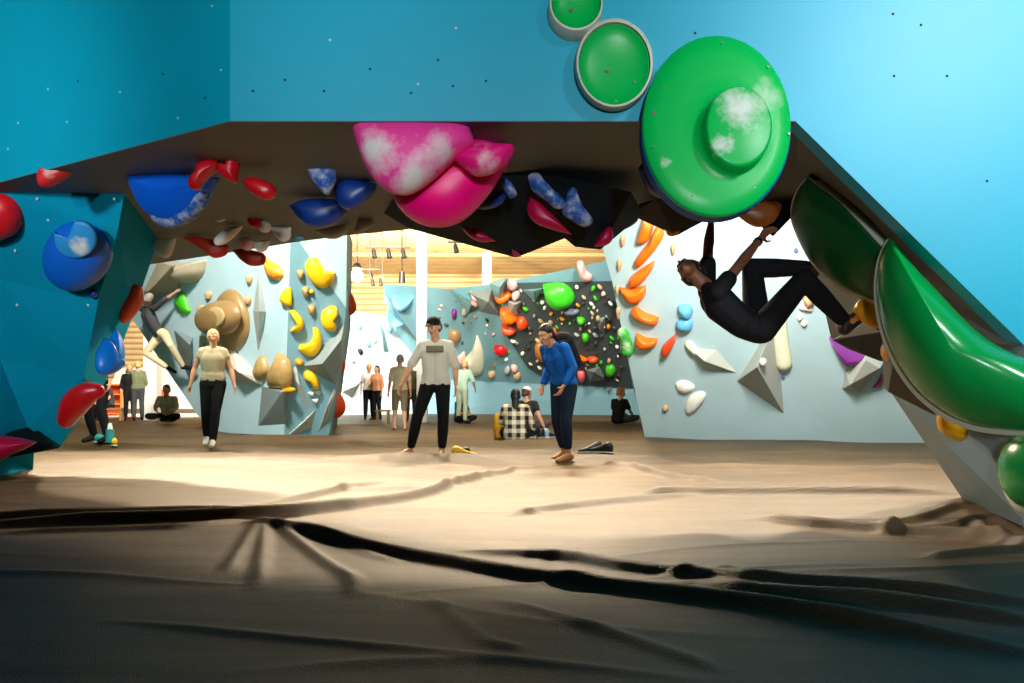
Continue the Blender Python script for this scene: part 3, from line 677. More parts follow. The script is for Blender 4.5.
D_([(262,355),(268,362),(270,372),(264,380),(258,379),(255,370)], BL, .16, GOLD, 'mottled gold nugget hold on the boulder, the smaller one')
D_([(281,352,1),(289,360),(292,374),(288,388),(272,388),(271,374),(277,362)], BL, .22, GOLD, 'mottled gold pointed hold on the boulder, the larger one')
D_([(263,255,1),(270,260),(280,266),(284,275),(278,280),(270,276)], BL, .15, mat('amber plastic', (246,150,40), .4, .5, .1, 6, chalk=.3, chalk_scale=4, bump=.05), 'amber diamond hold high on the boulder')
vol([BL.hit(141,300),BL.hit(158,262),BL.hit(180,262),BL.hit(180,290),BL.hit(150,290,.35),BL.hit(172,266,.5),BL.hit(141,296,.2)], TAUPE, 'pale taupe block volume at the upper corner of the boulder')
D_([(176,263,1),(190,262),(207,260,1),(204,274),(194,283),(183,283),(177,275)], BL, .4, TAUPE, 'taupe rounded dome volume high on the boulder')
D_([(179,296),(184,292),(189,305),(191,312),(186,315),(180,308),(175,302)], BL, .12, GREEN3, 'lime green splayed hold beside the boulder climber')
for px, py in [(209,296),(201,310),(250,280),(249,301)]:
    D_([(px-3,py-4),(px+3,py-4),(px+2,py+3),(px-1,py+4)], BL, .08, WOOD, 'small wooden jug on the broad face of the boulder', 'small wooden jugs on the broad boulder face')
BRl = [
 ([(309,258,1),(316,257),(320,262),(324,270,1),(335,272,1),(333,281),(325,288),(316,286),(308,277),(305,266)], 'largest yellow crescent hold, highest on the narrow boulder face'),
 ([(289,312),(294,310),(302,318),(303,326),(298,332),(290,331),(296,324)], 'yellow crescent hold by the boulder edge, mid height'),
 ([(330,306),(336,307),(337,314),(332,320),(336,326),(334,331),(326,330),(321,322),(322,312)], 'yellow C shaped hold near the far edge of the narrow face'),
 ([(313,327),(319,330),(322,340),(318,352),(310,357),(299,350),(300,344,1),(309,343),(313,336)], 'yellow crescent hold below the C shaped one'),
 ([(304,371),(311,371),(317,377),(319,387),(314,389),(310,382),(304,378)], 'small yellow kinked hold low on the narrow face')]
for ol, lab in BRl: D_(ol, BR, .16, YEL, lab, sq=.7)
D_([(285,290),(290,288),(291,304),(286,306),(282,300)], BL, .12, YEL, 'pale yellow hold right on the boulder edge')
D_(ell(299,362,4.5,4,10), BR, .12, OCHRE, 'round ochre knob between two yellow holds')
D_(ell(311,291.5,2.6,2.4,8), BR, .08, YEL, 'tiny yellow dot under the largest crescent')
D_([(284,387),(294,388),(294,392),(285,393)], BL, .1, OCHRE, 'tiny ochre hold beside the larger gold hold')
for px, py in [(300,275),(305,292),(311,310)]:
    D_([(px-3.4,py-4),(px+3.4,py-5),(px+2.5,py+4),(px-1.5,py+4)], BR, .1, GOLD, 'small bronze jug in a slanting line on the narrow face', 'bronze jugs on the narrow boulder face')
for px, py in [(311,394),(318,393),(315,401)]:
    D_([(px-3,py-1.5),(px+3,py-2),(px+1,py+2.5)], BR, .06, WHITE, 'tiny white chip low on the narrow face', 'tiny white chips low on the boulder')
hold(facet('climbing_volume', [(303,366),(344,325),(343,362),(336,385)], [(322,364,.35),(341,340,.2)], BR, STONED), 'slate grey shard volume at the far edge of the boulder', cat='climbing volume')
hold(facet('climbing_volume', [(289,372),(296,366),(310,410),(306,408)], [(300,386,.1)], BR, STONE), 'narrow pale shard volume on the narrow boulder face', cat='climbing volume')
hold(facet('climbing_volume', [(287,436),(316,409),(311,428),(292,436)], [(306,420,.12)], BR, STONE), 'pale triangular shard at the foot of the boulder', cat='climbing volume')
hold(facet('climbing_volume', [(318,432),(334,388),(336,392),(328,418)], [(328,405,.15)], BR, STONE), 'tall thin pale shard by the boulder\'s far foot', cat='climbing volume')
for ol, lab in [([(346,292),(352,294),(356,304),(355,312),(347,316),(343,306)], 'red orange ball on the hidden edge of the boulder, highest'), ([(340,358),(345,362),(344,370),(339,374),(336,366)], 'red orange ball on the hidden edge of the boulder, middle'), ([(336,390),(344,400),(345,411),(338,418),(331,416),(331,400)], 'red orange ball on the hidden edge of the boulder, lowest')]:
    hold(blob('climbing_hold', ol, 16.3, .2, .2, ORAR), lab)

# ================================================================ right hand wall
S2 = dict(sq=.7)
for ol, lab in [
 ([(645,213,1),(655,222,1),(650,238),(642,243,1),(637,240)], 'top wedge of the curving orange column'),
 ([(662,226),(664,236),(655,250),(640,266),(634,264),(640,252),(652,238),(656,227)], 'long orange hold, second from the top of the column'),
 ([(655,260,1),(653,268),(644,280),(632,286),(628,283),(632,275),(645,266)], 'orange hold, third from the top of the column'),
 ([(620,287,1),(632,288),(646,285,1),(645,296),(636,302),(626,299)], 'orange half moon, fourth from the top of the column'),
 ([(636,305,1),(645,312),(659,317,1),(657,323),(645,321),(631,312)], 'orange bar, fifth from the top of the column'),
 ([(637,332,1),(646,337),(658,338,1),(656,344),(645,347),(635,344)], 'orange bar at the bottom of the column'),
 ([(677,333,1),(675,342),(668,354),(662,356),(662,347),(668,340)], 'slim red orange blade beside the lowest orange bar')]:
    D_(ol, WR, .16, ORA if 'blade' not in lab else ORAR, lab, sq=.75, n=4)
S_([(623,333,6),(626,342,6),(627,350,7)], WR, GREENW, 'green sausage hold whitened with chalk near the board edge', lift=.3)
D_([(676,383),(684,380),(693,384),(694,389),(686,393),(678,390)], WR, .08, BONE, 'oval bone white hold low on the wall, the rounder one')
D_([(685,407),(690,396),(700,391),(706,394),(703,402),(694,412),(687,414)], WR, .08, BONE, 'oval bone white hold low on the wall, the longer tilted one')
D_(ell(665.5,408,3.2,3,8), WR, .06, WOOD, 'tiny wooden knob low on the tall wall')
S_([(779,320,7),(781,342,7.5),(784,364,8)], WR, PALEY, 'long pale green white bar hold below the climber', lift=.25, flat=.7)
hold(facet('climbing_volume', [(737,381),(776,318),(784,414)], [(757,367,.5)], WR, STONE), 'big grey pyramid volume below the climber', cat='climbing volume')
hold(facet('climbing_volume', [(688,347),(716,350),(737,373),(711,371)], [(704,361,.22)], WR, STONE), 'flat grey wedge volume beside the big pyramid', cat='climbing volume')
D_([(685,344),(690,340),(697,348),(702,356),(694,354)], WR, .1, PALEY, 'pale cream hold at the tip of the grey wedge')
D_([(678,306),(688,304),(693,310),(690,318),(682,316)], WR, .14, PALEB, 'pale blue hold behind the climber\'s shoulder, upper')
D_([(678,320),(688,317),(693,322),(691,329),(681,330),(676,326)], WR, .14, PALEB, 'pale blue hold behind the climber\'s shoulder, lower')
D_([(810,254),(817,252),(819,262),(813,267)], WR, .1, WOOD, 'tan jug near the climber\'s raised foot')
D_([(803,296),(812,293),(814,302),(807,307)], WR, .12, WOOD, 'tan jug below the climber\'s knee')
D_([(798,308),(803,305),(811,307),(812,311)], WR, .06, PALEP, 'thin pinkish hold under the tan jug')
for i, (px, py) in enumerate([(800,317),(804,323)]): D_(ell(px,py,3.4,3.6,8), WR, .06, WHITE, 'white knob below the thin pinkish hold', 'white knobs below the pinkish hold')
D_(ell(763,362,3.6,3.6,8), Plane(WR.p+WR.n*.45, WR.p+WR.n*.45+(w1-w0), WR.p+WR.n*.45+(w2-w0)), .06, WHITE, 'white knob on the big grey pyramid')
D_(ell(736,309,4,3,8), WR, .06, PALEP, 'small pale pink knob hidden by the climber')
for px, py in [(622.5,242),(619,266),(617,292),(618,314),(673,250)]:
    D_([(px-2,py-5),(px+2.6,py-6),(px+2,py+2),(px-.5,py+5)], WR, .06, WOOD, 'small wooden jug in the line beside the orange column', 'wooden jugs beside the orange column')
for px, py in [(796,250),(712,241),(783,376)]: tag(tube('climbing_hold', WR.hit(px,py), WR.hit(px,py,.03), .03, BLUED, None, 8), 'tiny blue marker chip on the tall wall', 'climbing hold', 'tiny blue chips on the tall wall')

# ================================================================ bright far wall and spray wall
for px, py, m in [(359,327,PALEB),(368,344,PALEB),(360,352,BLACK),(374,340,STONE),(389,330,PALEB),(352,360,STONE)]:
    D_([(px-2.5,py-2),(px+1,py-3.5),(px+3,py),(px,py+3)], BW, .15, m, 'small %s hold on the bright far wall' % ('pale blue' if m == PALEB else 'black' if m == BLACK else 'grey'), 'small holds on the bright far wall, '+m.name)
hold(facet('climbing_volume', [(379,322),(384,330),(389,352),(384,352)], [(383,340,.5)], BW, TEALV), 'tall thin teal fin volume on the bright far wall', cat='climbing volume')
hold(facet('climbing_volume', [(344,380),(362,380),(352,398),(342,392)], [(356,386,.5)], BW, STONED), 'slate grey shard on the bright far wall beside the boulder', cat='climbing volume')
T_ = ST
hold(facet('climbing_volume', [(384,292),(385,302),(396,322),(420,344),(412,318)], [(392,306,.6)], T_, HALLD), 'bluish curved flank volume at the end of the crowded wall', cat='climbing volume')
for ol, lab in [([(393,295),(404,298),(414,296,1),(411,304),(402,307),(396,302)], 'blue shelf hold left of the white column, upper'), ([(388,309),(395,315),(407,320,1),(400,322),(392,318)], 'blue shelf hold left of the white column, lower')]: D_(ol, T_, .5, PALEB, lab)
TV = [
 ([(449,289),(476,307),(468,314)], (471,305,.9), TEALV, 'long pale spike volume at the upper edge of the crowded wall'),
 ([(467,292),(492,288),(500,316),(480,312)], (488,302,.8), STONED, 'slate flank volume behind the long pale spike'),
 ([(489,283),(508,277),(503,290),(499,306),(494,300)], (500,287,.9), TEALV, 'pale peaked volume at the top of the crowded wall'),
 ([(522,290),(545,288),(535,303)], (534,291,.7), TEALV, 'pale inverted triangle volume beside the green block'),
 ([(506,300),(522,302),(518,316),(510,314)], (514,305,.6), STONE, 'small grey facet volume under the peaked one'),
 ([(585,370),(600,366),(606,380),(590,382)], (594,372,.7), STONED, 'slate volume near the bottom of the dark board'),
 ([(634,387),(641,388),(634,394)], (636,389,.3), DARK, 'dark thorn chip on the board\'s far edge'),
 ([(612,300),(626,308),(615,312)], (618,306,.5), DARK, 'dark thorn volume on the board\'s upper far edge'),
 ([(606,390),(612,386),(608,400)], (609,391,.3), STONED, 'slate thorn above the seated person in the orange cap'),
 ([(598,318),(606,316),(604,334),(598,330)], (602,322,.4), STONED, 'tall slate facet in the upper part of the board')]
for base, ap, m, lab in TV: hold(facet('climbing_volume', base, [ap], T_, m, bev=.01), lab, cat='climbing volume')
BIG = [
 ([(543,284,1),(562,283),(572,290),(575,299),(568,305),(556,306),(546,298)], SB, .9, mat('bright green fibreglass', (60,200,40), .35, .5, .06, 2, chalk=.35, chalk_scale=1.2, bump=.04), 'big bright green block at the top of the dark board'),
 ([(495,292),(505,290),(512,293),(506,300),(497,299)], T_, .7, ORA, 'orange shelf hold highest in the orange group'),
 ([(500,308),(508,308),(518,317),(512,322),(503,319)], T_, .7, ORA, 'large orange hold in the middle of the orange group'),
 ([(502,324),(510,326),(517,330),(508,333),(503,330)], T_, .6, ORAR, 'red orange lip hold at the bottom of the group'),
 ([(518,316),(525,317),(528,325),(522,328),(517,322)], T_, .6, ORAR, 'red orange round hold beside the large orange one'),
 ([(494,346),(502,345),(508,351),(502,354),(496,351)], T_, .5, RED, 'small red bean hold on the teal wall'),
 ([(449,330),(458,331),(461,337),(456,343),(450,341)], T_, .5, BROWN, 'brown and white round hold behind the standing man\'s head'),
 ([(477,335,1),(482,346),(484,362),(482,372),(474,374),(468,366),(464,360),(472,350)], T_, .7, PALEY, 'cream green dripping hold on the teal wall'),
 ([(455,360),(464,351,1),(466,360),(462,364)], T_, .4, PALEP, 'pale peach wing beside the dripping hold'),
 ([(565,340),(570,343),(575,352),(584,357),(588,360),(582,362),(572,357),(566,349)], SB, .4, ORA, 'long orange banana hold in the middle of the dark board'),
 ([(588,357),(596,357),(598,360),(590,361)], SB, .35, ORAR, 'short orange hold below the orange banana'),
 ([(606,366),(613,365),(616,371),(611,375),(606,373)], SB, .45, GREEN3, 'round lime green ball low on the dark board'),
 ([(577,317),(584,318),(585,322),(579,323)], SB, .4, GREEN3, 'lime green egg high on the dark board'),
 ([(582,334),(588,334),(589,340),(584,341)], SB, .35, GREEN3, 'lime green egg in the middle of the dark board'),
 ([(578,371),(584,372),(585,378),(582,382),(578,376)], SB, .35, mat('coral pink plastic', (230,100,110), .4, .5, .1, 6, bump=.05), 'coral pink leaf near the bottom of the board'),
 ([(551,328),(556,329),(557,336),(553,338),(550,333)], SB, .4, ORA, 'upright orange hold left in the dark board'),
 ([(535,345),(540,342),(546,350),(550,356),(543,361),(536,355)], SB, .5, mat('honey brown plastic', (190,120,50), .4, .5, .2, 3, bump=.05), 'honey brown lumpy hold beside the dark board\'s edge'),
 ([(564,310),(577,309),(578,313),(566,314)], SB, .3, mat('dusty slate plastic', (110,125,140), .5, .4, .1, 3, bump=.05), 'dusty slate bar below the big green block'),
 ([(577,262),(583,262),(586,270),(592,275),(591,280),(584,280),(579,272)], T_, .5, mat('soft salmon plastic', (236,170,160), .45, .4, .1, 6, bump=.05), 'salmon pink hold above the dark board'),
 ([(507,280),(514,279),(518,285),(514,289),(508,287)], T_, .45, PALEP, 'pale pink ball on the top edge of the crowded wall'),
 ([(512,292),(519,290),(520,296),(514,299)], T_, .45, PALEP, 'pale pink ball under the first pink ball'),
 ([(471,291),(479,294),(481,298),(474,298)], T_, .45, PALEP, 'pale pink hold on the long spike\'s flank'),
 ([(471,301),(477,300),(479,305),(471,306)], T_, .4, PALEP, 'pale pink hold on the long pale spike'),
 ([(452,310),(456,309),(457,315),(453,318)], T_, .4, PURP, 'tiny purple hold left of the long spike'),
 ([(462,309),(466,308),(468,313),(463,315)], T_, .35, STONE, 'tiny grey knob next to the purple hold'),
 ([(511,365),(516,365),(518,370),(513,371)], T_, .35, PALEP, 'pale pink knob on the teal wall near its lower edge, upper'),
 ([(513,373),(519,372),(521,377),(515,378)], T_, .35, WOOD, 'tan knob on the teal wall near its lower edge'),
 ([(488,372),(494,371),(495,376),(490,377)], T_, .35, WOOD, 'tan button near the dripping hold'),
 ([(508,366),(511,370),(507,374),(504,370)], T_, .3, STONE, 'grey chip beside the pale pink knob'),
]
for ol, pl, h, m, lab in BIG: D_(ol, pl, h*.55, m, lab, n=3)
# crowd of little holds
rs = random.Random(11)
def inpoly(x, y, poly):
    c = False
    for i in range(len(poly)):
        x1, y1 = poly[i]; x2, y2 = poly[i-1]
        if (y1 > y) != (y2 > y) and x < (x2-x1)*(y-y1)/(y2-y1)+x1: c = not c
    return c
BP = [(520,290),(608,285),(618,328),(629,384),(562,380),(530,366),(508,334)]
TPOLY = [(432,300),(470,300),(500,330),(506,345),(520,372),(480,376),(440,350)]
taken = []
DKG = mat('dark grey plastic', (48,46,44), .45, .4, .1, 6, bump=.05)
pal = [(WOOD,'tan'),(BONE,'bone white'),(DKG,'dark grey'),(DKG,'dark grey'),(STONE,'grey'),(STONED,'slate grey'),(PALEP,'pale pink'),(GREEN3,'lime green'),(OCHRE,'ochre'),(WOOD,'tan'),(BROWN,'brown'),(PALEY,'cream')]
BIGC = [(sum(p[0] for p in b[0])/len(b[0]), sum(p[1] for p in b[0])/len(b[0]), .5*(max(p[0] for p in b[0])-min(p[0] for p in b[0]))) for b in BIG]
def scatter(poly, pl, count, where, x0, x1, y0, y1, rmin, rmax):
    k = 0; tries = 0
    while k < count and tries < 6000:
        tries += 1
        x, y, r = rs.uniform(x0,x1), rs.uniform(y0,y1), rs.uniform(rmin,rmax)
        if not inpoly(x, y, poly): continue
        if any((x-a)**2+(y-b)**2 < (r+c+.8)**2 for a, b, c in taken): continue
        if any((x-a)**2+(y-b)**2 < (r+c*.95)**2 for a, b, c in BIGC): continue
        taken.append((x, y, r)); k += 1
        m, cn = rs.choice(pal); rot = rs.uniform(0, 180); kind = rs.random()
        if kind < .45: ol = ell(x, y, r*1.5, r*.6, 8, 35+rs.uniform(-15,15)); sh = 'sliver'
        elif kind < .72: ol = ell(x, y, r*1.1, r*.85, 8, rot); sh = 'knob'
        else:
            ol = [(x+r*math.cos(math.radians(rot+a))*q, y+r*math.sin(math.radians(rot+a))*q) for a, q in ((0,1.3),(95,1),(180,.8),(270,1.1))]; sh = 'chip'
        hold(dome('climbing_hold', ol, pl, r*.045, m, rings=4, n=2), 'tiny %s %s %s' % (cn, sh, where), '%s %ss %s' % (cn, sh, where))
scatter(BP, SB, 112, 'on the dark board of the crowded wall', 505, 632, 284, 388, 1.0, 2.5)
scatter(TPOLY, ST, 24, 'on the teal part of the crowded wall', 430, 522, 298, 378, .9, 1.9)
# ================================================================ people
def cap_mesh(bm, a, b, ra, rb, seg=12, fl=(1,1), axis=None):
    """tapered limb with round ends"""
    a, b = V(a), V(b); d = b-a; ln = max(d.length, 1e-5); d = d/ln
    u = (axis-d*axis.dot(d)).normalized() if axis is not None and abs(axis.normalized().dot(d)) < .95 else d.orthogonal().normalized()
    w_ = d.cross(u)
    rings = []
    st = [(-.97,.25,0),(-.7,.71,0),(-.38,.92,0),(0,1,0),(0,1,1),(.38,.92,1),(.7,.71,1),(.97,.25,1)]
    for off, s, e in st:
        r = rb if e else ra; c = (b if e else a)+d*off*r
        rings.append([bm.verts.new(c+(u*math.cos(2*math.pi*k/seg)*fl[0]+w_*math.sin(2*math.pi*k/seg)*fl[1])*r*s) for k in range(seg)])
    bm.faces.new(list(reversed(rings[0]))); bm.faces.new(rings[-1])
    for i in range(len(rings)-1):
        for k in range(seg):
            j = (k+1) % seg; bm.faces.new((rings[i][k], rings[i][j], rings[i+1][j], rings[i+1][k]))
def ball(bm, c, r, R=None, seg=14):
    r = r if isinstance(r, (tuple, list)) else (r, r, r)
    M = Matrix.Translation(c) @ (R.to_4x4() if R else Matrix()) @ Matrix.Diagonal((r[0], r[1], r[2], 1))
    bmesh.ops.create_uvsphere(bm, u_segments=seg, v_segments=seg*2//3, radius=1, matrix=M)
def fuse(name, bm, vox, m, parent=None, smooth_it=3):
    """close everything in bm into one continuous skin"""
    me = bpy.data.meshes.new(name); bm.to_mesh(me); bm.free()
    o = bpy.data.objects.new(name, me); COL.objects.link(o)
    r = o.modifiers.new('r', 'REMESH'); r.mode = 'VOXEL'; r.voxel_size = vox
    s = o.modifiers.new('s', 'SMOOTH'); s.factor = .5; s.iterations = smooth_it
    dg = bpy.context.evaluated_depsgraph_get(); dg.update()
    me2 = bpy.data.meshes.new_from_object(o.evaluated_get(dg)); o.modifiers.clear(); o.data = me2; me2.name = name
    bpy.data.meshes.remove(me)
    me2.materials.clear(); me2.materials.append(m)
    for p in me2.polygons: p.use_smooth = True
    if parent: setparent(o, parent)
    return o
def cloth(key, rgb): return mat('cloth '+key, rgb, .85, .15, .1, 9, bump=.15, bscale=40)
SKIN = mat('skin', (206,150,116), .5, .4, .06, 10, bump=.03); SKIND = mat('skin in the shade', (150,96,70), .5, .4, .06, 10, bump=.03)
SKIND = mat('brown skin', (132,84,60), .5, .4, .06, 10, bump=.03)
EYE = mat('eye', (20,16,14), .2, .6, bump=0); EYEW = mat('eye white', (230,226,220), .3, .5, bump=0)
LIP = mat('lips', (160,84,74), .5, .4, bump=0)
STAND = dict(pel=(0,0,.95), waist=(0,0,1.08), chest=(0,.01,1.28), neck=(0,-.005,1.47), head=(0,.02,1.615),
    shl=(-.165,0,1.395), shr=(.165,0,1.395), ell=(-.225,-.02,1.13), elr=(.225,-.02,1.13), wrl=(-.25,.05,.90), wrr=(.25,.05,.90),
    hil=(-.09,0,.91), hir=(.09,0,.91), knl=(-.10,.02,.50), knr=(.10,.02,.50), anl=(-.11,-.02,.085), anr=(.11,-.02,.085),
    tol=(-.13,.15,.03), tor=(.13,.15,.03))
def hand(bm, wr, el, s, side, curl=.35, palmn=None):
    """palm, four fingers of unequal length with bends, thumb off the side"""
    d = (wr-el).normalized(); n = palmn if palmn is not None else d.cross(V((0,0,1)))
    if n.length < .05: n = V((1,0,0))
    n = (n-d*n.dot(d)).normalized(); a = d.cross(n).normalized()*side     # a: across the palm, towards the thumb
    pc = wr+d*.085*s
    cap_mesh(bm, wr+d*.02*s, pc, .026*s, .034*s, 10, (1.15,.55), a)
    for k, (off, L_) in enumerate(((.026,.070),(.009,.080),(-.009,.074),(-.026,.058))):
        b = pc+a*off*s+d*.012*s; p = b; dirn = d.copy(); rr = .0095*s
        for j, fr in enumerate((.45,.32,.23)):
            ang = curl*(1+.5*j)+.05*k
            dirn = (dirn*math.cos(ang)+n*math.sin(ang)).normalized() if j or curl > .3 else (dirn+n*curl*.5).normalized()
            q = p+dirn*L_*fr*s*1.15; cap_mesh(bm, p, q, rr, rr*.88, 8); p = q; rr *= .88
    t0 = wr+d*.035*s+a*.028*s; t1 = t0+(d*.55+a*.75+n*.25).normalized()*.038*s; t2 = t1+(d*.85+a*.3+n*.35).normalized()*.032*s
    cap_mesh(bm, t0, t1, .012*s, .011*s, 8); cap_mesh(bm, t1, t2, .011*s, .009*s, 8)
def person(label, base, turn, size=1.0, pose=None, top=None, sleeve=.7, bottom=None, leglen=1.0, hair=None, hairlen=0, hat=None, shoes=None,
           skin=None, vox=.014, look=(0,1,0), world=None, group=None, shorts=False, curl=.35, eyes=False, pl=None, bareback=False, wide=1.0, hem=0.0):
    skin = skin or SKIN; J = dict(STAND); J.update(pose or {})
    R = Matrix.Rotation(turn, 3, 'Z')
    if world: W = {k: V(world.get(k, (0,0,0))) for k in J}; s = size; R = Matrix()if False else Matrix.Rotation(turn, 3, 'Z')
    else: W = {k: V(base)+R@(V(v)*size) for k, v in J.items()}; s = size
    e = empty('person', base, label, 'person', group)
    across = (W['shr']-W['shl']).normalized(); up = (W['neck']-W['chest']).normalized(); fwd = up.cross(across).normalized()
    lk = (R@V(look)).normalized() if not world else V(look).normalized()
    hup = (W['head']-W['neck']).normalized(); hx = lk.cross(hup).normalized(); hup2 = hx.cross(lk).normalized()
    HR = Matrix((hx, lk, hup2)).transposed(); h = W['head']
    def hp(x, y, z): return h+HR@(V((x, y, z))*s)
    bm = bmesh.new()
    # head with jaw, nose, brow, ears
    ball(bm, hp(0,-.012,.025), (.076*s,.094*s,.088*s), HR); cap_mesh(bm, hp(0,.02,-.01), hp(0,.045,-.075), .062*s, .036*s, 12, (1,.9), hx)
    cap_mesh(bm, hp(0,.088,.02), hp(0,.112,-.022), .009*s, .014*s, 8); ball(bm, hp(0,.078,.038), (.05*s,.016*s,.012*s), HR)
    ball(bm, hp(0,.086,-.052), (.026*s,.01*s,.010*s), HR); ball(bm, hp(0,.078,-.088), (.02*s,.014*s,.014*s), HR)
    for q in (-1,1):
        ball(bm, hp(q*.078,-.005,-.005), (.012*s,.02*s,.032*s), HR); ball(bm, hp(q*.04,.066,-.022), (.022*s,.018*s,.02*s), HR)
    cap_mesh(bm, W['neck']-up*.03*s, h-hup*.05*s, .056*s, .052*s)
    # trunk
    side = (W['hir']-W['hil']).normalized()
    for q in (-1,1):
        cap_mesh(bm, W['pel']+side*.055*s*q, W['waist']+side*.045*s*q, .092*s, .085*s)
        cap_mesh(bm, W['waist']+side*.045*s*q, W['chest']+across*.06*s*q, .085*s, .105*s)
        cap_mesh(bm, W['chest']+across*.06*s*q, W['neck']+across*.05*s*q-up*.09*s, .105*s, .07*s)
    cap_mesh(bm, W['shl'], W['neck']-up*.02*s, .046*s, .044*s); cap_mesh(bm, W['shr'], W['neck']-up*.02*s, .046*s, .044*s)
    for q, c in ((-1,'l'),(1,'r')):
        S, E, Wr = W['sh'+c], W['el'+c], W['wr'+c]
        cap_mesh(bm, S, E, .047*s, .037*s); cap_mesh(bm, S.lerp(E,.35), S.lerp(E,.6), .046*s, .044*s)
        cap_mesh(bm, E, E.lerp(Wr,.35), .037*s, .04*s); cap_mesh(bm, E.lerp(Wr,.35), Wr, .04*s, .024*s)
        inw = (W['chest']-Wr); hand(bm, Wr, E, s, q, curl, (pl or {}).get(c, inw))
        Hp, K, A_, T = W['hi'+c], W['kn'+c], W['an'+c], W['to'+c]
        cap_mesh(bm, Hp, K, .084*s, .052*s); cap_mesh(bm, K, K.lerp(A_,.35), .052*s, .056*s); cap_mesh(bm, K.lerp(A_,.35), A_, .056*s, .034*s)
        heel = A_+(A_-T).normalized()*.045*s; heel.z = min(heel.z, A_.z-.03*s) if not world else heel.z
        cap_mesh(bm, A_, heel, .034*s, .03*s); cap_mesh(bm, A_.lerp(T,.1), T, .036*s, .026*s, 12)
        dt = (T-A_).normalized(); st = dt.cross(K-A_).normalized() if dt.cross(K-A_).length > .01 else across
        for t, ln in ((-2,.018),(-1,.024),(0,.028),(1,.03),(2,.034)): cap_mesh(bm, T+st*t*.013*s, T+st*t*.013*s+dt*ln*s, .011*s, .009*s, 6)
    body = fuse('body', bm, vox*s, skin, e)
    # clothing
    g = .016*s
    if top:
        bm = bmesh.new()
        for q in (-1,1):
            cap_mesh(bm, W['pel']+side*.06*s*q+(W['waist']-W['pel'])*.05, W['waist']+side*.05*s*q, .092*s*wide+g, .09*s*wide+g)
            cap_mesh(bm, W['waist']+side*.05*s*q, W['chest']+across*.062*s*q, .09*s*wide+g, .105*s+g)
            cap_mesh(bm, W['chest']+across*.062*s*q, W['neck']+across*.05*s*q-up*.095*s, .105*s+g, .07*s+g)
            c = 'r' if q > 0 else 'l'
            cap_mesh(bm, W['sh'+c], W['neck']+across*.03*s*q-up*.03*s, .046*s+g, .036*s+g*.6)
            S, E, Wr = W['sh'+c], W['el'+c], W['wr'+c]
            if sleeve > 0:
                if sleeve <= 1: cap_mesh(bm, S, S.lerp(E, sleeve), .048*s+g, .046*s+g)
                else: cap_mesh(bm, S, E, .048*s+g, .038*s+g); cap_mesh(bm, E, E.lerp(Wr, sleeve-1), .042*s+g, .032*s+g)
        lo = W['pel']+(W['waist']-W['pel'])*hem
        cap_mesh(bm, lo-side*.085*s*wide, lo+side*.085*s*wide, .088*s+g, .088*s+g, 14, (1,1))
        cap_mesh(bm, (lo+W['waist'])/2-side*.07*s*wide, (lo+W['waist'])/2+side*.07*s*wide, .09*s+g, .09*s+g, 14)
        sh = fuse('shirt', bm, vox*s, top, e)
    if bottom:
        bm = bmesh.new(); cr = (W['hil']+W['hir'])/2; cap_mesh(bm, W['pel'].lerp(W['waist'],.25)-side*.05*s, W['pel'].lerp(W['waist'],.25)+side*.05*s, .088*s, .088*s); cap_mesh(bm, cr-side*.06*s, cr+side*.06*s, .094*s+g*.6, .094*s+g*.6)
        for q, c in ((-1,'l'),(1,'r')):
            Hp, K, A_ = W['hi'+c], W['kn'+c], W['an'+c]
            cap_mesh(bm, W['pel']+side*.05*s*q+(W['waist']-W['pel'])*.3, Hp, .094*s+g*.6, .094*s+g*.6)
            cap_mesh(bm, Hp, K, .086*s+g, .056*s+g)
            if not shorts: cap_mesh(bm, K, K.lerp(A_, .4), .056*s+g, .056*s+g*.9); cap_mesh(bm, K.lerp(A_, .4), K.lerp(A_, leglen*.93), .056*s+g*.9, .038*s+g)
        fuse('trousers', bm, vox*s, bottom, e)
    if hair:
        bm = bmesh.new(); ball(bm, hp(0,-.026,.045), (.085*s,.096*s,.088*s), HR)
        for q in (-1,1): ball(bm, hp(q*.06,-.035,.0), (.03*s,.055*s,.055*s), HR)
        ball(bm, hp(0,-.085,-.02), (.06*s,.04*s,.06*s), HR)
        if hairlen: cap_mesh(bm, hp(0,-.08,-.01), hp(0,-.10,-.05-hairlen), .06*s, .045*s, 12, (1.2,.6), hx)
        if hairlen < 0: ball(bm, hp(0,-.10,.09), .045*s)
        fuse('hair', bm, vox*.8*s, hair, e)
    if hat:
        bm = bmesh.new(); ball(bm, hp(0,-.008,.072), (.088*s,.104*s,.072*s), HR)
        if hat[1]: cap_mesh(bm, hp(0,.07,.065), hp(0,.145,.055), .055*s, .045*s, 14, (1.25,.16), hx)
        fuse('cap', bm, vox*.7*s, hat[0], e)
    if shoes:
        for c in 'lr':
            A_, T = W['an'+c], W['to'+c]; d = (T-A_).normalized(); K = W['kn'+c]
            dn = (A_-K).normalized(); dn = (dn-d*dn.dot(d)).normalized()
            bm = bmesh.new()
            heel = A_-d*.035*s+dn*.035*s
            cap_mesh(bm, A_+dn*.01*s, heel, .042*s, .038*s); cap_mesh(bm, heel, T+d*.015*s, .042*s, .036*s, 12); cap_mesh(bm, A_+d*.02*s, T, .04*s, .032*s)
            fuse('shoe', bm, vox*.8*s, shoes, e)
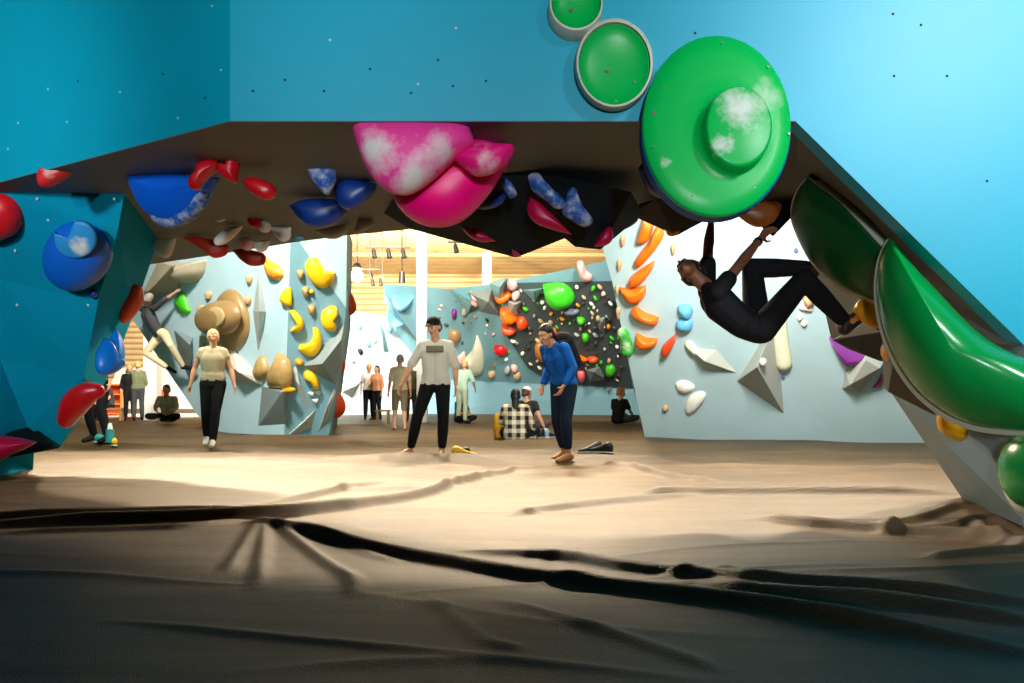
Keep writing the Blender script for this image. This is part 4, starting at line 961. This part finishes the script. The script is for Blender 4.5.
    if eyes:
        for q in (-1,1):
            for nm, rr, yy, m in (('eye', .0115, .072, EYEW), ('iris', .006, .0815, EYE)):
                bm = bmesh.new(); ball(bm, hp(q*.032, yy, .012), rr*s, None, 10); me = bpy.data.meshes.new(nm); bm.to_mesh(me); bm.free()
                o = bpy.data.objects.new(nm, me); COL.objects.link(o); me.materials.append(m); setparent(o, e)
        bm = bmesh.new(); ball(bm, hp(0,.0935,-.053), (.021*s,.006*s,.006*s), HR, 10); me = bpy.data.meshes.new('lips'); bm.to_mesh(me); bm.free()
        o = bpy.data.objects.new('lips', me); COL.objects.link(o); me.materials.append(LIP); setparent(o, e)
    return e, W, hp
PI = math.pi
def at(px, py):
    b = FL(px, py); return V((b.x, b.y, floorz(b.x, b.y)))
BLK = cloth('black', (24,24,26)); GRY = cloth('light grey', (196,190,182)); NAVY = cloth('navy', (28,40,62)); BEIGE = cloth('beige', (186,168,134)); OLIVE = cloth('olive', (96,98,66))
CREAM = cloth('cream', (222,206,166)); BLUEJ = cloth('bright blue', (20,92,180)); MINT = cloth('pale mint', (178,206,180)); GREYD = cloth('dark grey', (66,66,68)); WHT = cloth('white', (224,218,208)); KHAKI = cloth('khaki', (128,112,84))
HBR = mat('brown hair', (70,44,26), .6, .4, .2, 20, bump=.3); HBK = mat('black hair', (22,18,16), .5, .4, .2, 20, bump=.3); HBL = mat('blond hair', (206,168,104), .6, .4, .2, 20, bump=.3); HGR = mat('grey hair', (150,140,130), .6, .4, .2, 20, bump=.3); HRD = mat('ginger hair', (196,110,50), .6, .4, .2, 20, bump=.3)
# standing man with a cap, facing the arch, one leg stepped out
b = at(437, 458)
teem = cloth('off white tee', (206,198,186))
nt = teem.node_tree; N = nt.nodes; L2 = nt.links
man, W, hp = person('standing man in a pale tee, black cap and rolled black trousers, one foot stepped aside', b, PI-.12, 1.0, dict(
    pel=(.02,0,.94), waist=(.02,0,1.07), chest=(.02,0,1.27), neck=(.01,.0,1.455), head=(.03,.035,1.60),
    shl=(-.15,0,1.385), shr=(.18,0,1.385), ell=(-.22,-.06,1.13), elr=(.33,-.02,1.15), wrl=(-.24,.02,.90), wrr=(.42,.06,.92),
    hil=(-.07,0,.90), hir=(.11,0,.90), knl=(-.085,.03,.48), knr=(.235,.06,.50), anl=(-.06,-.01,.085), anr=(.33,.04,.085), tol=(-.08,.15,.028), tor=(.46,.13,.028)),
    teem, .95, BLK, .9, HBR, 0, (BLK, True), None, SKIN, .011, (.25,.9,-.25), eyes=True, wide=1.08, curl=.3, hem=-.15)
c = (W['chest']+W['neck'])/2+V((.0,-.145,-.03)); up = V((0,0,1))
# chest print: a dark block of unreadable lines, curved on the shirt
vs = []; fs = []
for i in range(9):
    for j in range(5):
        x = (i-4)/4*.105; z = (j-2)/2*.04; vs.append(c+V((x, .05*(x/.105)**2*.7-.012, z)))
for i in range(8):
    for j in range(4): fs.append((i*5+j, (i+1)*5+j, (i+1)*5+j+1, i*5+j+1))
sheet('shirt_print', vs, fs, (0,.012,0), mat('faded charcoal print', (120,112,98), .9, .1, .5, 60, bump=0), man, True)
shoe_b = W['anr']; 
# walking woman looking up
b = at(213, 449.5)
person('walking woman in a beige tee and black leggings, looking up', b, PI+.25, .97, dict(
    shl=(-.15,0,1.39), shr=(.15,0,1.39), head=(0,-.005,1.615), elr=(.26,-.05,1.15), ell=(-.25,-.04,1.14), wrl=(-.30,.03,.90), wrr=(.31,.0,.90),
    knl=(-.05,.16,.50), anl=(-.02,.22,.085), tol=(-.02,.39,.03), knr=(.10,-.02,.50), anr=(.12,-.28,.14), tor=(.13,-.18,.035)),
    BEIGE, .3, BLK, 1.0, HBL, -.01, None, WHT, SKIN, .012, (-.1,.85,.45), eyes=True, wide=.94, hem=.35)
# person half hidden by the left leg
b = at(99, 446.5)
person('person in black trousers half hidden behind the red curved hold', b, PI-.3, 1.0, dict(knl=(-.1,.06,.5), anl=(-.16,.0,.085), tol=(-.19,.17,.03), knr=(.12,.1,.5), anr=(.14,-.05,.09), tor=(.17,.1,.03)), cloth('tan top', (176,132,84)), 1.6, BLK, 1.0, HBR, .1, None, BLK, SKIN, .014)
# far visitors at the left gap
SIT = dict(pel=(0,0,.50), waist=(0,-.01,.62), chest=(0,.05,.82), neck=(0,.09,1.0), head=(0,.12,1.14), shl=(-.18,.06,.95), shr=(.18,.06,.95), ell=(-.22,.12,.70), elr=(.22,.12,.70), wrl=(-.12,.34,.58), wrr=(.12,.34,.58),
    hil=(-.09,0,.48), hir=(.09,0,.48), knl=(-.12,.42,.48), knr=(.12,.42,.48), anl=(-.12,.40,.09), anr=(.12,.40,.09), tol=(-.13,.57,.03), tor=(.13,.57,.03))
XLEG = dict(pel=(0,0,.11), waist=(0,.0,.24), chest=(0,.06,.43), neck=(0,.10,.61), head=(0,.13,.755), shl=(-.18,.07,.56), shr=(.18,.07,.56), ell=(-.25,.14,.33), elr=(.25,.14,.33), wrl=(-.12,.33,.26), wrr=(.12,.33,.26),
    hil=(-.09,.02,.11), hir=(.09,.02,.11), knl=(-.34,.30,.16), knr=(.34,.30,.16), anl=(.06,.40,.08), anr=(-.06,.30,.08), tol=(.18,.44,.05), tor=(-.18,.36,.05))
b = at(110, 420.5)
person('dark clothed visitor sitting on a bench by the orange shelf', b, PI-.7, 1.0, SIT, GREYD, .5, BLK, 1.0, HBK, 0, None, BLK, SKIN, .02)
bb = box('seat', (b.x-.45, b.y-.2, .33), (b.x+.45, b.y+.2, .39), mat('bench wood', (150,110,70), .5, bump=.05))
be = empty('bench', (b.x, b.y, 0), 'low bench under the seated visitor by the orange shelf', 'bench'); setparent(bb, be)
for dx in (-.4,.4): box('leg', (b.x+dx-.03, b.y-.18, 0), (b.x+dx+.03, b.y+.18, .33), MC['bench wood'], be)
person('far visitor in black with fair hair, standing beside the one in grey green', at(129.5, 420.5), PI+.5, .98, None, BLK, 1.5, BLK, 1.0, HBL, .12, None, BLK, SKIN, .02)
person('far visitor in a grey green top with raised hand, back turned', at(138, 420.5), .35, 1.05, dict(ell=(-.30,.16,1.42), wrl=(-.16,.26,1.62)), cloth('grey green', (112,116,86)), 1.8, GREYD, 1.0, HBL, 0, None, BLK, SKIN, .02)
person('cross legged visitor with dark bun and cream shirt on the floor', at(168.5, 425), PI, 1.12, XLEG, cloth('cream shirt', (206,180,140)), .8, BLK, .9, HBK, -.01, None, None, SKIN, .02)
# far pair and others in the middle
person('far visitor in a white tee and black trousers beside the boulder', at(369, 420.5), PI+.25, .98, dict(ell=(-.27,.08,1.16), wrl=(-.12,.24,1.10)), WHT, .7, BLK, 1.0, HBL, .05, None, BLK, SKIN, .018)
person('far visitor with a peach top and dark trousers, second of the pair', at(377, 421), PI-.6, .94, dict(elr=(.27,.08,1.16), wrr=(.12,.24,1.10)), cloth('peach', (216,150,110)), 1.4, BLK, 1.0, HBR, .12, None, BLK, SKIN, .018)
person('visitor in beige tee and khaki shorts in front of the white column', at(400, 430), .3, .98, dict(knl=(-.1,.10,.5), anl=(-.12,-.06,.1)), BEIGE, .8, KHAKI, 1.0, HGR, 0, None, None, SKIN, .016, shorts=True)
person('visitor in an olive shirt with dark hair behind the beige one', at(411, 422), PI+.2, 1.0, None, OLIVE, 1.3, GREYD, 1.0, HBK, 0, None, BLK, SKIN, .018)
person('visitor in pale mint top leaning by the crowded wall', at(462, 424), -.5, 1.0, dict(neck=(0,.12,1.44), head=(0,.17,1.58), chest=(0,.07,1.26), shl=(-.18,.11,1.39), shr=(.18,.11,1.39), ell=(-.28,.25,1.2), wrl=(-.3,.45,1.2), elr=(.25,.18,1.12), wrr=(.22,.3,.95)), MINT, .9, cloth('sage', (170,180,150)), 1.0, HBL, 0, None, BLK, SKIN, .018)
person('visitor in dark clothes sitting low beside the standing man\'s leg', at(459, 423.5), PI+.9, .95, XLEG, GREYD, .8, BLK, 1.0, HBK, 0, None, None, SKIN, .018)
# plaid visitor and the one in the white cap, on the floor
pm = bpy.data.materials.new('plaid flannel'); pm.use_nodes = True; nt = pm.node_tree; N = nt.nodes; L2 = nt.links
g_ = N.new('ShaderNodeNewGeometry'); sp_ = N.new('ShaderNodeSeparateXYZ'); L2.new(g_.outputs['Position'], sp_.inputs[0])
bands = []
for ax in (0, 2):
    m1 = N.new('ShaderNodeMath'); m1.operation = 'MULTIPLY'; m1.inputs[1].default_value = 44; L2.new(sp_.outputs[ax], m1.inputs[0])
    m2 = N.new('ShaderNodeMath'); m2.operation = 'SINE'; L2.new(m1.outputs[0], m2.inputs[0])
    m3 = N.new('ShaderNodeMapRange'); m3.inputs[1].default_value = -.2; m3.inputs[2].default_value = .2; L2.new(m2.outputs[0], m3.inputs[0]); bands.append(m3)
ad = N.new('ShaderNodeMath'); ad.operation = 'ADD'; L2.new(bands[0].outputs[0], ad.inputs[0]); L2.new(bands[1].outputs[0], ad.inputs[1])
rp_ = N.new('ShaderNodeValToRGB'); rp_.color_ramp.elements[0].color = lin((26,22,20)); rp_.color_ramp.elements[1].color = lin((226,212,186)); rp_.color_ramp.elements[1].position = 1
hf_ = N.new('ShaderNodeMath'); hf_.operation = 'MULTIPLY'; hf_.inputs[1].default_value = .5; L2.new(ad.outputs[0], hf_.inputs[0]); L2.new(hf_.outputs[0], rp_.inputs[0])
L2.new(rp_.outputs[0], N['Principled BSDF'].inputs['Base Color']); N['Principled BSDF'].inputs['Roughness'].default_value = .9
b = at(515, 441)
person('visitor in a black and cream plaid shirt sitting on the floor, back turned', b, -.1, 1.0, dict(XLEG, wrr=(.30,.22,.10), elr=(.27,.12,.33)), pm, 1.6, BLK, 1.0, HBK, .16, None, None, SKIN, .013, wide=1.25)
b = at(525, 434)
person('visitor with a white cap and black top sitting beside the plaid shirt', b, -.35, 1.03, dict(XLEG, elr=(.27,.02,.34), wrr=(.36,.10,.10)), cloth('washed black', (40,38,38)), .5, GREYD, 1.0, HBR, 0, (WHT, False), None, SKIN, .014, look=(.5,.8,-.1))
# bending visitor in blue
b = at(562, 462)
ev, W, hp = person('visitor in a bright blue top leaning forward beside the plaid visitor', b-V((0,0,.02)), PI/2+.75, .98, dict(
    pel=(0,-.03,.93), waist=(0,.0,1.06), chest=(0,.09,1.24), neck=(0,.18,1.40), head=(0,.27,1.49), shl=(-.165,.13,1.34), shr=(.165,.13,1.34), ell=(-.24,.06,1.10), elr=(.24,-.02,1.12), wrl=(-.20,.18,.90), wrr=(.22,.10,.90),
    hil=(-.09,-.03,.89), hir=(.09,-.03,.89), knl=(-.11,.05,.49), knr=(.10,-.02,.49), anl=(-.12,.02,.085), anr=(.11,-.16,.09), tol=(-.13,.19,.03), tor=(.12,.0,.03)),
    BLUEJ, 1.8, NAVY, .8, HBK, .05, None, mat('tan shoe leather', (150,104,60), .6, bump=.05), SKIN, .012, (0,.85,-.4))
c_ = (W['chest']+W['waist'])/2+V((0,0,.16))
bp_ = empty('backpack', c_, 'dark backpack carried by the bending visitor in blue', 'bag')
bm = bmesh.new(); d_ = (W['neck']-W['waist']).normalized()
ac_ = (W['shr']-W['shl']).normalized(); up_ = ac_.cross(d_).normalized(); up_ = up_ if up_.dot(W['head']-W['neck']) < 0 else -up_
cc = W['chest']+up_*.19-d_*.02
cap_mesh(bm, cc-d_*.14, cc+d_*.14, .12, .11, 14, (1.3,.8), ac_); cap_mesh(bm, cc-d_*.1+up_*.07, cc+d_*.03+up_*.07, .07, .06, 12)
fuse('bag_body', bm, .014, cloth('charcoal bag', (34,36,42)), bp_)
sausm = cloth('charcoal strap', (24,24,28))
for q in (-1,1):
    a_ = (W['shr']-W['shl']).normalized()*q*.12
    tube('strap', cc+d_*.12+a_, W['neck']+a_-up_*.0, .018, sausm, bp_, 8)
# seated visitor in an orange cap
b = at(618, 425.5)
person('visitor in a black tee and orange cap sitting by the foot of the tall wall', b, -.75, 1.05, dict(XLEG, wrr=(.2,.36,.2)), BLK, .7, GREYD, 1.0, HRD, 0, (mat('orange cap cloth', (206,128,60), .8, bump=.1), False), None, SKIN, .016, look=(.6,.8,-.1))
# climber on the boulder
Yb = LP_.hit(175,330).y
def bp(px, py, d): q = LP_.hit(px, py); return q+LP_.n*d
wj = dict(pel=bp(173,333,.28), waist=bp(169,326,.32), chest=bp(164,314,.35), neck=bp(164,304,.36), head=bp(168,297,.42), shl=bp(158,308,.36), shr=bp(171,307,.36),
    ell=bp(158,294,.30), elr=bp(178,299,.3), wrl=bp(162,284,.16), wrr=bp(184,292,.2), hil=bp(170,336,.26), hir=bp(177,333,.28), knl=bp(168,350,.50), knr=bp(193,342,.5), anl=bp(176,366,.2), anr=bp(193,365,.22), tol=bp(180,371,.12), tor=bp(200,368,.12))
person('climber in a grey top and cream trousers high on the boulder', wj['pel'], 0, 1.02, None, GREYD, 1.3, CREAM, 1.0, HGR, 0, None, BLK, SKIN, .018, look=(.2,1,.1), world=wj)
# ---- the hanging climber in black
YC = 5.6
def cp(px, py, dy=0): return P(px, py, YC+dy)
wj = dict(head=cp(690,271,.02), neck=cp(703,283,0), chest=cp(719,303,0), waist=cp(741,322,0), pel=cp(757,327,0), shl=cp(707,281,.14), shr=cp(717,293,-.14),
    ell=cp(708,250,.16), wrl=cp(711,223,.1), elr=cp(737,268,-.12), wrr=cp(760,239,.1),
    hil=cp(757,324,.09), hir=cp(762,329,-.09), knl=cp(752,268,.16), anl=cp(812,268,.12), tol=cp(824,256,.08), knr=cp(804,279,-.14), anr=cp(846,323,-.10), tor=cp(864,312,-.12))
for q in ('l','r'): pass
e, W, hp = person('climber in black hanging from the arch by both hands, feet on the right leg', wj['pel'], 0, 1.0, None, BLK, .55, BLK, .97, HBK, -.01, None, None, SKIND, .009, look=(-.72,-.2,.55), world=wj, eyes=True, curl=.75,
   pl={'l': V((.2,-1,0)), 'r': V((.6,-.3,.2))})
SH2 = mat('dark brown climbing shoe', (46,28,22), .5, .4, .3, 30, bump=.1)
for c in 'lr':
    A_, T = W['an'+c], W['to'+c]; d = (T-A_).normalized(); K = W['kn'+c]; dn = (A_-K).normalized(); dn = (dn-d*dn.dot(d)).normalized()
    bm = bmesh.new(); heel = A_-d*.03+dn*.03
    cap_mesh(bm, A_, heel, .048, .042); cap_mesh(bm, heel, T+d*.04, .046, .036, 12); cap_mesh(bm, A_+d*.01, T, .046, .04)
    so = fuse('shoe', bm, .009, SH2, e)
    for t in (.25,.5,.75): 
        cc = A_.lerp(T, t); w_ = d.cross(dn).normalized()
        tube('strap', cc-w_*.050, cc+w_*.050, .02, mat('amber strap', (206,128,50), .6, bump=0), so, 10)
r_ = W['wrr']; d = (W['wrr']-W['elr']).normalized()
tag(tube('bracelet', r_-d*.05, r_-d*.03, .034, BLK, None, 14), 'black band around the hanging climber\'s wrist', 'bracelet')
# ================================================================ column, roof lamps, far furniture
tag(box('column', (P(422,0,22).x-.14, 21.9, 0), (P(422,0,22).x+.14, 22.18, ZR), WHITE, bev=.01), 'tall white steel column in the middle of the hall', 'column')
tag(box('column', (P(151,0,24.5).x-.2, 24.4, 0), (P(151,0,24.5).x+.2, 24.8, ZR), WHITE, bev=.01), 'thick white column by the far wall beyond the boulder', 'column')
tag(box('column', (P(487,0,38).x-.22, 37.9, 0), (P(487,0,38).x+.22, 38.3, ZR), mat('cream paint', (222,200,150), .6, bump=0), bev=.01), 'cream column rising behind the crowded wall', 'column')
for yy, lab in ((24, 'nearest'), (31, 'middle'), (38, 'farthest')):
    bm = box('ceiling_beam', (-23.9, yy, ZR-.2), (23.9, yy+.16, ZR-.02), mat('tan beam paint', (170,138,90), .6, bump=0)); bm['kind'] = 'structure'
TRK = mat('black lamp housing', (22,20,18), .5, bump=0)
def track(x0, x1, y, z, n, lab):
    e = empty('track_light', ((x0+x1)/2, y, z), lab, 'lamp', 'track lights under the hall roof')
    box('rail', (x0, y-.02, z), (x1, y+.02, z+.05), TRK, e)
    for k in (.1, .9): box('hanger', (x0+(x1-x0)*k-.01, y-.01, z+.05), (x0+(x1-x0)*k+.01, y+.01, ZR), TRK, e)
    for k in range(n):
        x = x0+(x1-x0)*(k+.5)/n
        hd = tube('lamp_head', (x, y, z-.05), (x+.06, y-.04, z-.32), .06, TRK, e, 12, r2=.085)
        tube('yoke', (x, y, z+.01), (x, y, z-.1), .025, TRK, hd, 8)
def tr(px0, px1, py, Y, n, lab): a = P(px0, py, Y); b = P(px1, py, Y); track(a.x, b.x, Y, a.z, n, lab)
tr(366, 410, 248, 25, 3, 'black three lamp track beside the white column')
tr(340, 380, 270, 31, 2, 'black lamp track beside the glowing lamp, upper')
tr(368, 384, 278, 33, 2, 'short black lamp track above the bright far wall')
tr(448, 462, 243, 25, 1, 'single black lamp right of the white column')
sm = tag(tube('loudspeaker', P(402,283,25), P(402,272,25), .11, TRK, None, 12, r2=.08), 'small black loudspeaker hanging above the far climbing walls', 'loudspeaker')
tube('hanger', P(402,272,25), V((P(402,272,25).x, 25, ZR)), .02, TRK, sm, 6)
# glowing lamp
gl = P(357, 276, 29)
e = empty('pendant_lamp', gl, 'glowing white hall lamp above the bright far wall', 'lamp')
bm = bmesh.new(); bmesh.ops.create_uvsphere(bm, u_segments=20, v_segments=12, radius=.22); me = bpy.data.meshes.new('bulb'); bm.to_mesh(me); bm.free()
o = bpy.data.objects.new('bulb', me); COL.objects.link(o); me.materials.append(mat('lamp glow', (255,240,215), bump=0, emis=((255,238,210), 40))); o.parent = e
for p in me.polygons: p.use_smooth = True
tube('cord', gl+V((0,0,.3)), V((gl.x, gl.y, ZR)), .02, TRK, e, 6)
tube('cap', gl+V((0,0,.3)), gl+V((0,0,.48)), .2, TRK, e, 16, r2=.08)
# shelving and red boards behind the left gap
def shelf(px0, px1, py0, py1, Y, lab, m, rows=3):
    a = P(px0, py1, Y); b = P(px1, py0, Y)
    e = empty('storage_cabinet', (a.x, Y, 0), lab, 'cabinet')
    for x in (a.x, b.x): box('side_panel', (x-.03, Y, 0), (x+.03, Y+.4, b.z), m, e)
    for k in range(rows+1): box('shelf', (a.x+.03, Y, .1+(b.z-.14)*k/rows), (b.x-.03, Y+.4, .14+(b.z-.14)*k/rows), m, e)
    box('back_panel', (a.x, Y+.38, 0), (b.x, Y+.42, b.z), m, e)
shelf(102, 121, 384, 420, 28, 'orange brown open shelf behind the seated far visitor', mat('orange brown board', (190,92,40), .6, bump=.05))
tag(box('gym_mat', (P(154,0,27).x, 27, .0), (P(166,0,27).x, 27.3, P(0,390,27).z), mat('red vinyl', (214,60,30), .5, bump=.05), bev=.04), 'upright red mat behind the cross legged visitor', 'mat')
tag(box('crash_mat', (P(60,0,26).x, 26.2, .0), (P(190,0,26).x, 31, .06), mat('grey crash mat', (150,140,125), .6, bump=.05), bev=.02), 'thin grey mat edge at the far side of the hall floor', 'mat')
# things on the floor
def shoe_mesh(name, base, L_, rot, m1, m2, parent=None, H0=None):
    """a shoe: sole and upper, toe towards +x before turning"""
    R = Matrix.Rotation(rot, 4, 'Z'); z0 = H0 if H0 is not None else floorz(base.x, base.y)
    prof = [(-.5,.16,.30),(-.42,.18,.42),(-.25,.17,.40),(0,.16,.26),(.2,.19,.19),(.38,.17,.14),(.5,.08,.08)]
    def loft(sections, lo):
        vs = []; n = 10
        for (x, w_, h) in sections:
            for k in range(n):
                t = 2*math.pi*k/n; cy = math.cos(t)*w_; cz = (math.sin(t)*.5+.5)*h+lo
                vs.append(V((base.x, base.y, z0))+R@V((x*L_, cy*L_*.8, cz*L_)))
        fs = [tuple(range(n)), tuple(range(len(vs)-1, len(vs)-n-1, -1))]
        for s in range(len(sections)-1):
            for k in range(n):
                j = (k+1) % n; fs.append((s*n+k, s*n+j, (s+1)*n+j, (s+1)*n+k))
        return vs, fs
    vs, fs = loft(prof, .03); up = link(name, vs, fs, m1, parent, True)
    vs, fs = loft([(x*1.03, w_*1.08, .07) for x, w_, h in prof], 0); link('sole', vs, fs, m2, up, True)
    return up
SHB = mat('black shoe leather', (24,22,22), .5, bump=.05); SHW = mat('white shoe rubber', (222,220,212), .5, bump=.03); SHY = mat('yellow shoe rubber', (232,180,30), .5, bump=.03)
SHBL = mat('pale blue shoe fabric', (120,160,190), .6, bump=.03); SHT = mat('teal fabric', (40,140,140), .6, bump=.03)
def shoe(px, py, L_, rot, m1, m2, lab, grp=None):
    b = FL(px, py); tag(shoe_mesh('shoe', b, L_, math.radians(rot), m1, m2), lab, 'shoe', grp)
shoe(590, 455, .34, 200, SHB, SHW, 'black shoe with a white sole standing alone on the floor, nearer one of the pair')
shoe(600, 455.5, .34, 150, SHB, SHW, 'black shoe with a white sole, farther one of the pair')
shoe(538, 437, .42, 160, SHBL, SHW, 'pale blue shoe beside the visitor in plaid')
shoe(547, 437, .42, 40, SHB, SHBL, 'dark shoe with a pale blue sole beside the plaid visitor')
shoe(458, 457.5, .3, 190, SHB, SHY, 'dark climbing shoe on the floor beside the standing man')
shoe(465, 458, .34, 20, SHY, SHY, 'yellow climbing shoe on the floor beside the standing man')
b = FL(110, 447)
e = empty('water_bottle', (b.x, b.y, floorz(b.x, b.y)), 'white and teal bottle on the floor by the left leg', 'bottle')
z0 = e.location.z
tube('body', (b.x, b.y, z0), (b.x, b.y, z0+.2), .06, SHT, e, 14); tube('cap', (b.x, b.y, z0+.2), (b.x, b.y, z0+.29), .04, SHW, e, 12, r2=.025)
shoe(106, 447, .3, 10, SHT, SHW, 'teal shoe lying by the bottle, nearer the left leg'); shoe(114, 447.4, .28, 120, SHY, SHW, 'yellowish shoe lying beyond the teal bottle')
# yellow bag by the plaid visitor
b = FL(499.5, 440); e = empty('backpack', (b.x, b.y, 0), 'yellow upright bag beside the visitor in plaid', 'bag')
z0 = floorz(b.x, b.y)
BAGM = mat('mustard canvas', (206,148,22), .7, bump=.1)
o = blob('bag_body', [(494,441,1),(493.5,420),(496,413.5),(503,413.5),(505,420),(505,441,1)], b.y, .12, .1, BAGM, e, sq=.45)
o = blob('front_pocket', [(495.5,438),(495.5,428),(503,428),(503,438)], b.y-.12, .05, .03, mat('dark mustard canvas', (160,108,16), .7, bump=.1), e, sq=.5)
# low stools far off, behind the standing man's side
def stool(px, py, lab):
    b = FL(px, py); w_ = .18; m = mat('yellow stool wood', (222,170,90), .5, bump=.05)
    e = empty('stool', (b.x, b.y, 0), lab, 'stool')
    box('seat', (b.x-w_, b.y-w_, .36), (b.x+w_, b.y+w_, .4), m, e, bev=.01)
    for dx in (-1,1):
        for dy in (-1,1): tube('leg', (b.x+dx*(w_-.03), b.y+dy*(w_-.03), floorz(b.x,b.y)-.005), (b.x+dx*(w_-.05), b.y+dy*(w_-.05), .37), .02, m, e, 8)
stool(383, 425.5, 'low yellow wooden stool near the far talking pair')
